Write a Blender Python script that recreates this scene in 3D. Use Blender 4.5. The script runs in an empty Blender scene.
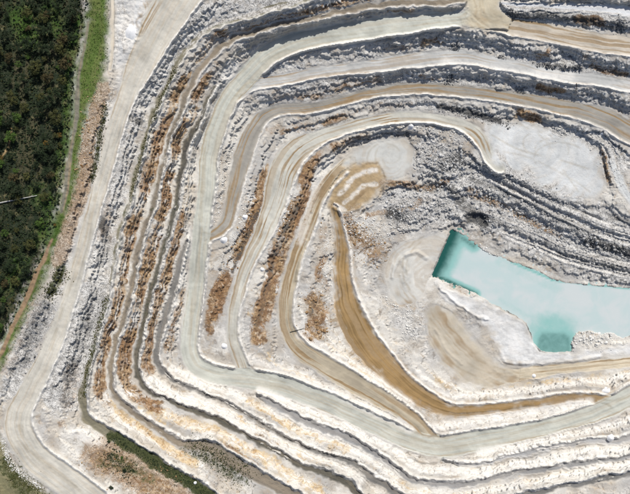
import bpy, math, random
import numpy as np
from mathutils import Vector

random.seed(7)
RNG = np.random.default_rng(11)
SC = bpy.context.scene
COL = SC.collection

# ------------------------------------------------------------------ camera, sky, sun, exposure
H = 620.0                       # metres above the perimeter road
cam_d = bpy.data.cameras.new("camera")
cam = bpy.data.objects.new("camera", cam_d); COL.objects.link(cam)
cam.location = (0, 0, H); cam.rotation_euler = (0, 0, 0)
cam_d.sensor_width = 36.0; cam_d.lens = 36.0 * H / 630.0
cam_d.clip_start = 1.0; cam_d.clip_end = 6000.0
SC.camera = cam

SUN_EL = math.radians(49.0)
SUN_AZ = math.radians(17.0)     # clockwise from +Y (top of the picture) towards +X
world = bpy.data.worlds.new("World"); SC.world = world; world.use_nodes = True
wn = world.node_tree.nodes; wl = world.node_tree.links
bg = wn.get("Background") or wn.new("ShaderNodeBackground")
sky = wn.new("ShaderNodeTexSky"); sky.sky_type = 'NISHITA'; sky.sun_disc = False
sky.air_density = 0.85; sky.dust_density = 1.8; sky.sun_elevation = SUN_EL; sky.sun_rotation = SUN_AZ
wl.new(sky.outputs[0], bg.inputs[0]); bg.inputs[1].default_value = 0.098
sun_d = bpy.data.lights.new("sun", 'SUN'); sun_d.energy = 4.5; sun_d.angle = math.radians(0.6)
sun_d.color = (1.0, 0.968, 0.912)
sun = bpy.data.objects.new("sun", sun_d); COL.objects.link(sun)
to_sun = Vector((math.sin(SUN_AZ)*math.cos(SUN_EL), math.cos(SUN_AZ)*math.cos(SUN_EL), math.sin(SUN_EL)))
sun.rotation_euler = to_sun.to_track_quat('Z', 'Y').to_euler()
sun.location = (200, 300, 500)
SC.view_settings.view_transform = 'Standard'
SC.view_settings.look = 'None'
SC.view_settings.exposure = 0.09
SC.view_settings.gamma = 1.0
SC.view_settings.use_curve_mapping = False

# ------------------------------------------------------------------ numeric helpers
# The quarry is laid out on a survey plan of 1 m cells: u runs right, v runs down, origin top left.
U0, U1, V0, V1 = -130, 761, -120, 616
NU, NV = U1 - U0, V1 - V0
GU, GV = np.meshgrid(np.arange(U0, U1, dtype=np.float32), np.arange(V0, V1, dtype=np.float32))

_tab = RNG.random((256, 256)).astype(np.float32)
def vnoise(u, v, seed=0):
    u = u + seed * 37.17; v = v + seed * 91.73
    u = np.asarray(u, np.float32); v = np.asarray(v, np.float32)
    iu = np.floor(u).astype(np.int32); iv = np.floor(v).astype(np.int32)
    fu = (u - iu).astype(np.float32); fv = (v - iv).astype(np.float32)
    fu = fu*fu*(3-2*fu); fv = fv*fv*(3-2*fv)
    a = _tab[iv & 255, iu & 255]; b = _tab[iv & 255, (iu+1) & 255]
    c = _tab[(iv+1) & 255, iu & 255]; d = _tab[(iv+1) & 255, (iu+1) & 255]
    return (a + (b-a)*fu) + ((c + (d-c)*fu) - (a + (b-a)*fu))*fv
def fbm(u, v, scale, octv=4, seed=0, gain=0.5):
    r = 0.0; amp = 1.0; tot = 0.0; f = 1.0/scale
    for k in range(octv):
        r = r + amp*vnoise(u*f, v*f, seed + k*3); tot += amp; amp *= gain; f *= 2.03
    return r/tot                # 0..1
def ridged(u, v, scale, octv=4, seed=0):
    r = 0.0; amp = 1.0; tot = 0.0; f = 1.0/scale
    for k in range(octv):
        r = r + amp*(1-np.abs(2*vnoise(u*f, v*f, seed + k*3)-1)); tot += amp; amp *= 0.55; f *= 2.1
    return r/tot
def samp(F, u, v):
    x = np.clip(u - U0, 0, NU-1.001); y = np.clip(v - V0, 0, NV-1.001)
    ix = x.astype(np.int32); iy = y.astype(np.int32); fx = (x-ix).astype(np.float32); fy = (y-iy).astype(np.float32)
    a = F[iy, ix]; b = F[iy, ix+1]; c = F[iy+1, ix]; d = F[iy+1, ix+1]
    t = a + (b-a)*fx
    return t + (c + (d-c)*fx - t)*fy
def sst(a, b, x):
    t = np.clip((x-a)/(b-a), 0, 1); return t*t*(3-2*t)

def spline(pts, step=6.0):
    """Catmull-Rom through the points; every column is interpolated."""
    P = np.array(pts, float)
    if len(P) < 3: return P
    E = np.vstack([2*P[0]-P[1], P, 2*P[-1]-P[-2]]); out = []
    for i in range(1, len(E)-2):
        p0, p1, p2, p3 = E[i-1], E[i], E[i+1], E[i+2]
        n = max(1, int(np.hypot(*(p2-p1)[:2])/step))
        for k in range(n):
            t = k/n
            q = 0.5*((2*p1)+(-p0+p2)*t+(2*p0-5*p1+4*p2-p3)*t*t+(-p0+3*p1-3*p2+p3)*t**3)
            q[2:] = p1[2:] + (p2[2:]-p1[2:])*t
            out.append(q)
    out.append(P[-1]); return np.array(out)

def line_field(P, margin=60, cols=(2,)):
    """distance to a polyline, signed side, arc length and interpolated columns, on the plan grid"""
    D = np.full((NV, NU), 1e3, np.float32); S = np.zeros((NV, NU), np.float32); A = np.zeros((NV, NU), np.float32)
    C = [np.zeros((NV, NU), np.float32) for _ in cols]
    arc = 0.0
    for i in range(len(P)-1):
        a, b = P[i], P[i+1]; dx, dy = b[0]-a[0], b[1]-a[1]; L2 = dx*dx+dy*dy
        if L2 < 1e-9: continue
        x0 = int(max(U0, min(a[0], b[0])-margin))-U0; x1 = int(min(U1-1, max(a[0], b[0])+margin))-U0+1
        y0 = int(max(V0, min(a[1], b[1])-margin))-V0; y1 = int(min(V1-1, max(a[1], b[1])+margin))-V0+1
        if x1 <= x0 or y1 <= y0: continue
        sl = (slice(y0, y1), slice(x0, x1)); gu = GU[sl]-a[0]; gv = GV[sl]-a[1]
        t = np.clip((gu*dx+gv*dy)/L2, 0, 1); ex = gu-t*dx; ey = gv-t*dy
        d = np.hypot(ex, ey); m = d < D[sl]
        D[sl][m] = d[m]; S[sl][m] = np.sign(ex*dy-ey*dx)[m]; A[sl][m] = (arc+t*math.sqrt(L2))[m]
        for k, c in enumerate(cols): C[k][sl][m] = (a[c]+(b[c]-a[c])*t)[m]
        arc += math.sqrt(L2)
    return D, S, A, C

def inside(poly):
    m = np.zeros((NV, NU), bool); n = len(poly)
    for i in range(n):
        (x0, y0), (x1, y1) = poly[i], poly[(i+1) % n]
        if y0 == y1: continue
        c = ((y0 > GV) != (y1 > GV)) & (GU < (x1-x0)*(GV-y0)/(y1-y0)+x0)
        m ^= c
    return m

# ------------------------------------------------------------------ survey of the quarry: flats, roads, pads
FL = []      # dicts: name, label, sd, z, road(bool), base colour
def stroke(name, label, pts, base, berm=0.0, road=False, rough=0.25, tanc=None, side=1, soft=None):
    P = spline(pts)
    D, S, A, (W, Z) = line_field(P, cols=(2, 3))
    FL.append(dict(name=name, label=label, sd=D - W*0.5, z=Z, S=S, A=A, lat=np.where(D < 900, S*D, 0).astype(np.float32), road=road, base=base, berm=berm, rough=rough, tanc=tanc, side=side, W=W, soft=soft))
def pad(name, label, poly, z, base, rough=0.3, tilt=(0, 0), road=False, tanc=None, arc=None):
    P = np.array([list(p)+[0] for p in poly+[poly[0]]], float)
    D, S, A, _ = line_field(P, cols=(2,))
    sd = np.where(inside(poly), -D, D).astype(np.float32)
    c = np.mean(np.array(poly), 0)
    Z = (z + tilt[0]*(GU-c[0]) + tilt[1]*(GV-c[1])).astype(np.float32)
    FL.append(dict(name=name, label=label, sd=sd, z=Z, S=S, A=A, lat=None, road=road, base=base, berm=0, rough=rough, tanc=tanc, side=1, W=None, arc=arc))

BEN = (0.30, 0.295, 0.27)
# natural ground west of the pit
pad('forest_floor', 'dark green forest floor west of the quarry',
    [(-130,-120),(72,-120),(84,-40),(88,0),(82,40),(74,75),(72,110),(68,140),(64,170),(60,200),(52,232),(44,252),(30,282),(20,304),(8,330),(-4,352),(-30,392),(-130,420)], 5.0, (0.019,0.028,0.015), rough=1.0)
pad('grass_verge', 'bright green grass strip between the forest and the quarry edge',
    [(72,-120),(112,-120),(110,0),(108,60),(98,95),(88,112),(83,140),(80,172),(75,200),(64,232),(54,258),(38,292),(22,330),(4,366),(-22,412),(-130,440),(-130,420),(-30,392),(-4,352),(8,330),(20,304),(30,282),(44,252),(52,232),(60,200),(64,170),(68,140),(72,110),(74,75),(82,40),(88,0),(84,-40)], 5.0, (0.075,0.115,0.026), rough=0.6)
pad('roadside_verge', 'patchy grass and soil below the bend of the perimeter road',
    [(-130,446),(-6,420),(1,440),(10,462),(34,482),(62,502),(84,530),(84,616),(-130,616)], -1.2, (0.17,0.16,0.09), rough=0.6)
pad('spoil_pad', 'white lumpy spoil ground beside the perimeter road',
    [(115,-120),(160,-120),(150,-10),(140,40),(128,66),(116,66),(114,40)], 0.4, (0.50,0.495,0.48), rough=0.9)
# benches, outermost first
stroke('bench', 'highest narrow grey green bench below the perimeter road',
   [(390,-40,8,-11),(330,-12,8,-12),(300,0,8,-12),(276,8,8,-12),(252,14,7,-12),(222,22,6,-12),(205,31,6,-12),(190,46,6,-12),(178,63,6,-12),(170,80,6,-12),(160,102,6,-12),(152,120,5,-12),(144,149,5,-12),(132,196,5,-12),(121,228,5,-12),(114,258,5,-12),(107,297,6,-12),(98,330,6,-12),(90,362,7,-12),(84,385,8,-12),(82,400,9,-12),(88,416,10,-13),(104,430,11,-14),(126,443,12,-14.5),(150,459,13,-15),(175,473,13,-15),(200,488,13,-15),(236,512,13,-16),(300,550,13,-16),(420,600,13,-16)],
   (0.19,0.175,0.125), berm=2.8, rough=0.5)
stroke('bench', 'second bench with dark gravel and scrub at its lower end',
   [(500,-14,8,-22),(452,3,7,-23),(425,4,8,-23.5),(400,5,8,-24),(378,7,7,-24),(340,11,7,-24),(310,18,7,-24),(285,24,7,-24),(252,33,7,-24),(235,38,7,-24),(222,46,7,-24),(212,56,7,-24),(203,67,7,-24),(195,80,7,-24),(186,98,7,-24),(177,120,6,-24),(167,149,5,-24),(156,198,6,-24),(140,248,7,-24),(129,297,7,-24),(122,325,7,-24),(116,345,7,-24),(112,372,7,-24),(112,388,7,-24),(118,398,7,-24),(130,409,7,-25),(145,421,8,-25),(163,434,8,-25),(180,442,9,-25),(205,445,14,-25),(224,456,16,-25),(248,470,16,-25),(275,484,14,-26),(300,498,12,-26),(350,530,12,-26),(480,575,12,-26),(760,600,12,-26)],
   (0.20,0.172,0.135), berm=2.8, rough=0.5)
stroke('bench', 'third bench, a dark strip running down the left wall',
   [(216,86,3,-36),(208,100,5,-36),(198,123,6,-36),(187,149,8,-36),(177,198,7,-36),(164,248,6,-36),(151,297,7,-36),(144,327,7,-36),(138,360,7,-36),(140,376,7,-36),(152,393,6,-36),(172,401,6,-36),(195,410,8,-36),(216,418,8,-36),(238,430,7,-36),(252,438,6,-36),(266,446,6,-36),(280,454,6,-36),(298,464,7,-36),(316,470,8,-36),(340,478,9,-37),(352,486,9,-37),(362,497,9,-37),(384,520,9,-38),(440,545,9,-38),(560,560,9,-38),(760,560,9,-38)],
   (0.10,0.095,0.078), berm=2.6, rough=0.5)  # near-black base stands for dark scrub and the berm's shade
stroke('bench', 'fourth bench starting at a notch beside the haul road',
   [(186,240,5,-47),(182,256,7,-47),(174,285,8,-47),(169,303,8,-47),(163,330,8,-47),(158,355,7,-47),(162,370,7,-47),(174,381,6,-47),(196,389,5,-47),(214,397,5,-47),(232,406,5,-47),(252,417,5,-47),(264,424,5,-47),(278,433,5,-47),(298,443,6,-47),(316,450,6,-47),(338,456,7,-47),(354,464,8,-48),(368,476,8,-48),(388,487,8,-48),(404,500,8,-49),(440,510,8,-49),(500,502,7,-49),(518,496,7,-49),(550,489,7,-49),(576,484,7,-49),(602,480,7,-49),(632,472,7,-49),(760,440,8,-49)],
   (0.17,0.165,0.155), berm=2.8, rough=0.4)
stroke('bench', 'fifth grey bench below the lower haul road',
   [(258,394,3,-56),(268,400,6,-56),(282,409,8,-56),(298,418,9,-56),(320,428,9,-56),(340,435,9,-56),(358,442,9,-57),(376,454,8,-57),(390,465,7,-58),(406,477,7,-58),(418,482,8,-58),(438,484,8,-58),(468,483,7,-58),(488,478,6,-58),(504,475,6,-58),(534,469,7,-58),(566,465,7,-58),(594,462,6,-58),(632,455,6,-58),(760,425,6,-58)],
   (0.25,0.25,0.25), berm=2.8, rough=0.3)
stroke('bench', 'short lowest outer bench close under the haul road',
   [(444,459,3,-64),(458,463,4,-64),(486,463,4,-65),(504,457,5,-65),(534,451,6,-65),(564,446,6,-65),(592,441,7,-65.5),(612,440,8,-66),(634,435,7,-66),(760,400,7,-68)],
   (0.33,0.33,0.33), berm=2.2, rough=0.3)
stroke('bench', 'white bench along the top right edge of the quarry',
   [(500,4,5,-25),(520,6,8,-24),(570,8,9,-23.5),(632,12,10,-23),(760,24,10,-23)], (0.52,0.53,0.54), rough=0.3, berm=0.8, side=-1)
stroke('bench', 'sliver of high ground along the top right frame edge',
   [(520,-12,12,-18),(640,-8,12,-15),(760,0,12,-14)], (0.3,0.3,0.3), rough=0.3)
# inner roads and floors
stroke('ramp_road', 'pale grey and tan bench road, first inside the haul road',
   [(238,92,12,-43),(252,84,13,-43),(280,80,12,-43.5),(320,73,12,-44),(350,69,12,-44),(378,66,14,-44),(420,60,15,-44),(460,57,15,-44),(490,62,14,-44),(520,68,12,-44),(560,76,13,-44.5),(600,81,12,-45),(640,88,12,-45),(760,108,12,-45)],
   (0.44,0.44,0.425), berm=1.2, road=True, tanc=0.5, side=-1)
stroke('ramp_road', 'brown streaked road looping from the hairpin along the upper wall',
   [(204,238,8,-51),(214,234,11,-51),(226,224,13,-51.5),(232,204,14,-52),(237,182,17,-53),(243,158,20,-53.5),(251,136,18,-54),(262,119,15,-54.5),(280,110,12,-55),(312,108,11,-55),(345,100,11,-55.5),(378,92,11,-56),(420,88,12,-56),(460,91,12,-56.5),(500,96,13,-57),(540,103,15,-57),(580,111,17,-57),(606,120,20,-57),(632,134,22,-57.5),(700,160,22,-58),(760,180,22,-58)],
   (0.275,0.26,0.23), berm=1.2, road=True, tanc=0.85, side=-1)
stroke('ramp_road', 'broad tan road along the top right of the quarry',
   [(462,20,10,-29),(480,20,16,-30),(504,25,17,-31),(540,31,19,-31.5),(575,38,20,-32),(605,44,20,-32),(635,47,20,-32),(760,66,20,-33)], (0.44,0.395,0.33), berm=0.8, road=True, tanc=0.8, side=-1)
stroke('ramp_road', 'cream bench road curving past the pale clearing',
   [(500,168,12,-66),(490,158,14,-66),(481,139,14,-65.5),(464,126,12,-65),(435,119,11,-64),(405,117,12,-63.5),(378,121,12,-63),(345,129,11,-62.5),(320,138,15,-62),(299,150,25,-62),(284,170,28,-61.5),(274,205,24,-61),(261,238,18,-60.5),(247,265,14,-60),(239,290,14,-59.5),(234,315,12,-59),(234,338,12,-58.7),(240,356,13,-58.6),(246,372,14,-58.6)],
   (0.45,0.44,0.39), berm=1.8, road=True, tanc=0.55)
pad('work_floor', 'wide white chalky floor at the right of the pit',
   [(488,122),(515,120),(545,129),(575,138),(598,146),(601,166),(606,186),(596,197),(575,200),(556,196),(530,182),(506,169),(490,160)], -66, (0.52,0.53,0.525), rough=0.25, arc=(535,145))
stroke('bench', 'pale narrow shelf above the rusty outcrops at the right edge',
   [(596,138,6,-61),(610,148,8,-61.5),(616,168,9,-62),(626,194,9,-62),(660,230,10,-62)], (0.52,0.53,0.52), rough=0.5)
stroke('ramp_road', 'tan tracked road winding down past the ochre faces',
   [(352,160,12,-73.5),(340,170,13,-73),(327,185,14,-72.5),(315,207,15,-72.3),(303,240,14,-72),(292,276,15,-71.5),(286,306,15,-71.2),(288,330,15,-71),(301,349,19,-70.5),(327,366,21,-70),(358,384,21,-69.5),(390,403,18,-69),(414,419,15,-68.5),(432,438,14,-68.2)],
   (0.385,0.335,0.25), berm=1.6, road=True, tanc=0.7, soft=2.4)
pad('work_floor', 'pale grey round clearing with circular tracks in the upper pit',
   [(340,166),(346,156),(358,148),(376,142),(405,138),(414,148),(413,164),(404,176),(388,180),(380,168),(362,164),(350,170)], -74, (0.46,0.46,0.435), rough=0.15, road=True, tanc=0.3, arc=(390,157))
pad('dirt_apron', 'ochre brown apron of tipped soil in the pit centre',
   [(326,208),(329,190),(340,172),(356,162),(379,162),(386,178),(379,195),(367,205),(346,212)], -75.6, (0.37,0.275,0.16), tilt=(0.0,-0.06), rough=0.5, tanc=0.6, arc=(400,235))
stroke('ramp_road', 'ochre brown ramp curving down to the pit bottom road',
   [(335,208,9,-77.6),(339,226,10,-80.5),(342,244,13,-82.6),(342,262,17,-83.5),(343,280,19,-83),(349,310,28,-82),(364,340,30,-81),(386,366,26,-80),(410,388,22,-79.5),(432,402,18,-79),(455,410,14,-78.5),(490,408.5,12,-78),(530,403,11,-77.5),(570,397,10,-77),(598,398,10,-76.5),(614,402,10,-76)],
   (0.29,0.19,0.085), berm=1.6, road=True, tanc=0.8, soft=6.0)
stroke('pit_floor_road', 'pale tan road on the pit floor beside the white heap',
   [(760,352,10,-88),(640,361,10,-88),(600,365,10,-88),(560,369,10,-88),(520,374,13,-88.5),(490,377,16,-88.5)],
   (0.52,0.455,0.345), road=True, tanc=0.6)
pad('pit_floor', 'pale tan clearing with curved scrapes on the pit floor',
   [(424,312),(436,304),(450,310),(468,332),(486,352),(500,366),(520,368),(520,380),(490,389),(466,382),(444,364),(430,342)], -89, (0.43,0.385,0.31), rough=0.2, road=True, tanc=0.28, arc=(540,270))
pad('pit_floor', 'pale floor with curved tracks beside the pond',
   [(384,270),(390,255),(404,243),(425,237),(446,231),(449,238),(436,262),(429,277),(424,292),(414,304),(398,306),(388,292)], -89, (0.47,0.46,0.425), rough=0.2, road=True, tanc=0.35, arc=(428,278))
pad('white_heap_ground', 'white chalk ground between the pond and the pit floor road',
   [(434,281),(452,289),(474,300),(492,306),(508,313),(524,323),(531,337),(538,353),(575,354),(600,348),(640,342),(760,332),(760,343),(640,352),(560,361),(520,364),(503,357),(495,340),(488,326),(470,312),(450,301),(436,291)], -87.5, (0.58,0.578,0.565), rough=0.5)
pad('rubble_shelf', 'gravel terrace between two ledges in the pit centre',
   [(368,213),(378,202),(392,197),(410,198),(428,194),(440,190),(434,198),(418,203),(408,209),(388,212)], -81, (0.33,0.325,0.315), rough=0.7)
# shelves in the grey rubble slope
stroke('rubble_shelf', 'upper thin shelf across the grey rubble slope', [(452,182,4,-75),(478,174,5,-74),(520,193,5,-74),(560,214,5,-74),(600,233,5,-75),(640,246,5,-75),(760,270,5,-75)], (0.34,0.35,0.36), rough=0.7, berm=0.35, side=-1)
stroke('rubble_shelf', 'lower thin shelf across the grey rubble slope', [(448,206,4,-83),(490,213,5,-82.5),(530,229,5,-82),(565,246,5,-82),(600,259,5,-82),(640,268,5,-82),(760,290,5,-82)], (0.36,0.37,0.38), rough=0.7, berm=0.35, side=-1)
stroke('rubble_shelf', 'topmost thin shelf just below the white work floor', [(506,180,3,-70),(545,200,4,-70),(590,219,4,-70),(640,234,4,-70),(760,262,4,-70)], (0.36,0.355,0.35), rough=0.7, berm=0.35, side=-1)
stroke('rubble_shelf', 'lowest thin shelf just above the pond shore', [(505,236,3,-87),(545,252,4,-87),(575,263,4,-87),(610,272,4,-87),(640,278,4,-87),(760,288,4,-87)], (0.40,0.395,0.385), rough=0.7, berm=0.35, side=-1)
# the two big roads last
stroke('haul_road', 'wide pale haul road sweeping round the middle of the quarry',
   [(478,12,14,-28.5),(462,19,14,-29),(430,22,17,-30.5),(404,25,19,-31.5),(378,28,20,-32.5),(345,33,20,-34),(318,37.5,20,-35.5),(290,45,21,-37.5),(266,58,21,-40),(248,76,21,-42.5),(229,99,20,-44),(218,124,20,-46),(211,149,20,-47.5),(206,198,18,-49.5),(200,248,18,-51.5),(195,297,17.5,-54),(190,335,18,-56),(190.5,352,18,-57),(196,365,18,-57.5),(208,372,19,-58),(226,376,20,-58.5),(252,378.5,21,-59.5),(282,385,22,-61),(312,396,22,-62.5),(345,410,22,-64),(378,425,21,-66),(404,437,21,-67),(428,445,21,-68),(450,446,23,-69),(476,440.5,23,-70),(504,435,20,-71),(544,427,18,-73),(584,416,18,-75),(612,405,20,-76),(642,391,22,-77.5),(760,345,22,-80)],
   (0.435,0.44,0.39), berm=2.6, road=True, tanc=0.30)
pad('junction', 'swirled sandy turning area at the top right junction',
   [(462,26),(468,8),(466,-6),(440,-30),(440,-60),(500,-60),(498,-10),(502,8),(512,18),(508,30),(485,30)], -28.5, (0.46,0.41,0.31), rough=0.15, road=True, tanc=0.5, arc=(505,-5))
stroke('perimeter_road', 'pale cream perimeter road along the left rim',
   [(215,-60,50,0),(180,-8,46,0),(150,46,33,0),(128,94,20,0),(116,130,18,0),(97,198,16,0),(83,250,15,0),(70,297,16,0),(54,342,19,0),(31,390,21,0),(19.5,415,27,0),(21,436,30,0),(35,458,30,0),(60,476,31,0),(86,496,32,0),(125,528,32,0),(200,580,32,0),(260,640,32,0)],
   (0.475,0.452,0.395), berm=1.6, road=True, tanc=0.25)
# narrow tracks on the natural ground
stroke('dirt_track', 'pale grey track through the grass strip', [(88,22,3,5),(85,42,3,5),(80,70,3.5,5),(77,96,5,5),(76,120,5,5),(72,142,3,5),(69,165,6,5),(66,192,6,5),(62,212,4,5)], (0.17,0.16,0.125), rough=0.3, road=True, tanc=0.3)
stroke('dirt_track', 'reddish brown track along the lower forest edge', [(52,240,2.5,5),(46,256,4,5),(38,270,5,5),(30,290,5,5),(24,304,5,5),(14,324,4.5,5),(5,344,4.5,5),(-8,368,4.5,5),(-60,430,4.5,5)], (0.22,0.145,0.095), rough=0.3, road=True, tanc=0.3)
stroke('dirt_track', 'narrow sandy track beside the white spoil ground', [(113,-120,4,3),(112.5,0,4,3),(113,25,4,3),(112,50,4,3),(110,68,4,2)], (0.50,0.45,0.37), rough=0.2, road=True, tanc=0.2)
stroke('dirt_track', 'thin curved tan trail in the dark forest', [(11,128,1.6,5),(11,138,1.6,5),(8,148,1.8,5),(2,158,1.8,5),(-10,172,1.8,5)], (0.34,0.24,0.12), rough=0.2, road=True, tanc=0.2)
NF = len(FL)

# pond
POND = [(452,230),(462,235),(472,243),(490,254),(505,260),(520,265),(540,272),(552,279),(566,283),(590,286),(630,288),(760,292),(760,330),(640,332),(622,338),(613,333),(594,330),(578,332),(571,339),(571,350),(556,352),(540,351),(535,343),(531,332),(526,323),(515,314),(492,302),(474,293),(456,284),(443,280),(431,275),(438,260),(446,243)]
PD, _, _, _ = line_field(np.array([list(p)+[0] for p in POND+[POND[0]]], float))
PSD = np.where(inside(POND), -PD, PD).astype(np.float32)

# ------------------------------------------------------------------ heights: flats fixed, everything between relaxed into slopes
FIX = np.zeros((NV, NU), bool); Z = np.full((NV, NU), -40, np.float32)
RSD = np.full((NV, NU), 1e3, np.float32)
for f in FL:
    m = f['sd'] < -0.2
    FIX |= m; Z[m] = f['z'][m]
    if f['road']: RSD = np.minimum(RSD, f['sd'])
MSD = np.full((NV, NU), 1e3, np.float32)
for f in FL: MSD = np.minimum(MSD, f['sd'])
wm = PSD < 0.0
Z[wm] = np.maximum(-97, -91.6 + PSD[wm]*0.45); FIX |= wm
MSD = np.where(wm, np.minimum(MSD, PSD), MSD)
XW = np.ones((NV, NU), np.float32)
def extra(u, v, r, z):
    d = np.hypot(GU-u, GV-v); m = d < r; Z[m] = z; FIX[m] = True
    np.minimum(XW, sst(r+2, r+14, d), out=XW)
for (u, v, r, z) in [(440,160,12,-69),(425,150,6,-71),(452,172,5,-71),(440,218,6,-86),(437,47,4,-43.6),(470,49,4,-43.6),(566,62,7,-42.5),(500,86,4,-54.5),(358,230,4,-80),(370,236,5,-82),(384,248,4,-85),(322,232,4,-75),(326,270,4,-77),(478,218,6,-89),(318,320,8,-75),(312,300,4,-75),(330,250,3,-77),(400,275,1,-88),(415,320,5,-86),(398,335,4,-86),(80,440,9,-4),(70,400,4,-7),(590,340,6,-88.6),(578,341,4,-89.4),(604,339,4,-89.2)]:
    extra(u, v, r, z)
def relax(Z, F, n):
    for _ in range(n):
        P = np.pad(Z, 1, mode='edge')
        A = (P[:-2, 1:-1]+P[2:, 1:-1]+P[1:-1, :-2]+P[1:-1, 2:])*0.25
        Z = np.where(F, Z, A)
    return Z
def pyramid(Z, F, depth):
    if depth and min(Z.shape) > 16:
        h, w = Z.shape; h2, w2 = h//2*2, w//2*2
        Fb = F[:h2, :w2].reshape(h2//2, 2, w2//2, 2).astype(np.float32); Zb = Z[:h2, :w2].reshape(h2//2, 2, w2//2, 2)
        cnt = Fb.sum((1, 3)); zc = np.where(cnt > 0, (Zb*Fb).sum((1, 3))/np.maximum(cnt, 1), -40)
        zc = pyramid(zc.astype(np.float32), cnt > 0, depth-1)
        up = np.repeat(np.repeat(zc, 2, 0), 2, 1); up = np.pad(up, ((0, h-h2), (0, w-w2)), mode='edge')
        Z = np.where(F, Z, up)
    return relax(Z, F, 70)
Z = pyramid(Z, FIX, 6).astype(np.float32)
# benches drop in a rounded shoulder, a steep scarp and a talus apron
dhi = np.full((NV, NU), 1e3, np.float32); dlo = dhi.copy(); zhi = np.zeros_like(Z); zlo = np.zeros_like(Z)
for f in FL + [dict(sd=PSD, z=np.full_like(Z, -91.8))]:
    m = (f['sd'] > 0) & (f['z'] > Z+.7) & (f['sd'] < dhi); dhi[m] = f['sd'][m]; zhi[m] = f['z'][m]
    m = (f['sd'] > 0) & (f['z'] < Z-.7) & (f['sd'] < dlo); dlo[m] = f['sd'][m]; zlo[m] = f['z'][m]
t_ = dlo/(dlo+dhi); g_ = .16*t_ + .84*sst(.22, .80, t_)
wv = (1-sst(26, 44, dhi+dlo))*(~FIX)*XW*(1-sst(150, 110, GV)*(.75-.35*sst(420, 470, GU)))
Z = np.where(wv > 0, Z*(1-wv)+(zlo+(zhi-zlo)*g_)*wv, Z).astype(np.float32)
Zm = Z.copy(); P = np.pad(Zm, 1, mode='edge'); Zm = (P[:-2, 1:-1]+P[2:, 1:-1]+P[1:-1, :-2]+P[1:-1, 2:]+2*Zm)/6
Z = np.where(FIX, Z, Zm)
Zs = Z.copy()
for _ in range(4):
    P = np.pad(Zs, 1, mode='edge'); Zs = (P[:-2, 1:-1]+P[2:, 1:-1]+P[1:-1, :-2]+P[1:-1, 2:]+Zs)/5

# direction field: along roads on flats, down the fall line on faces
def box(F, n):
    for _ in range(n):
        P = np.pad(F, 1, mode='edge'); F = (P[:-2, 1:-1]+P[2:, 1:-1]+P[1:-1, :-2]+P[1:-1, 2:]+F)/5
    return F
gy, gx = np.gradient(Zs); nrm = np.hypot(gx, gy)+1e-4; FX, FY = gx/nrm, gy/nrm
RX = np.zeros_like(Z); RY = np.zeros_like(Z); best = np.full((NV, NU), 1e3, np.float32)
for f in FL:
    ay, ax = np.gradient(f['sd']); n = np.hypot(ax, ay)+1e-4; m = (f['sd'] < 0)
    RX[m] = (-ay/n)[m]; RY[m] = (ax/n)[m]
onflat = MSD < 0
DX = np.where(onflat, RX, FX).astype(np.float32); DY = np.where(onflat, RY, FY).astype(np.float32)

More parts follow.
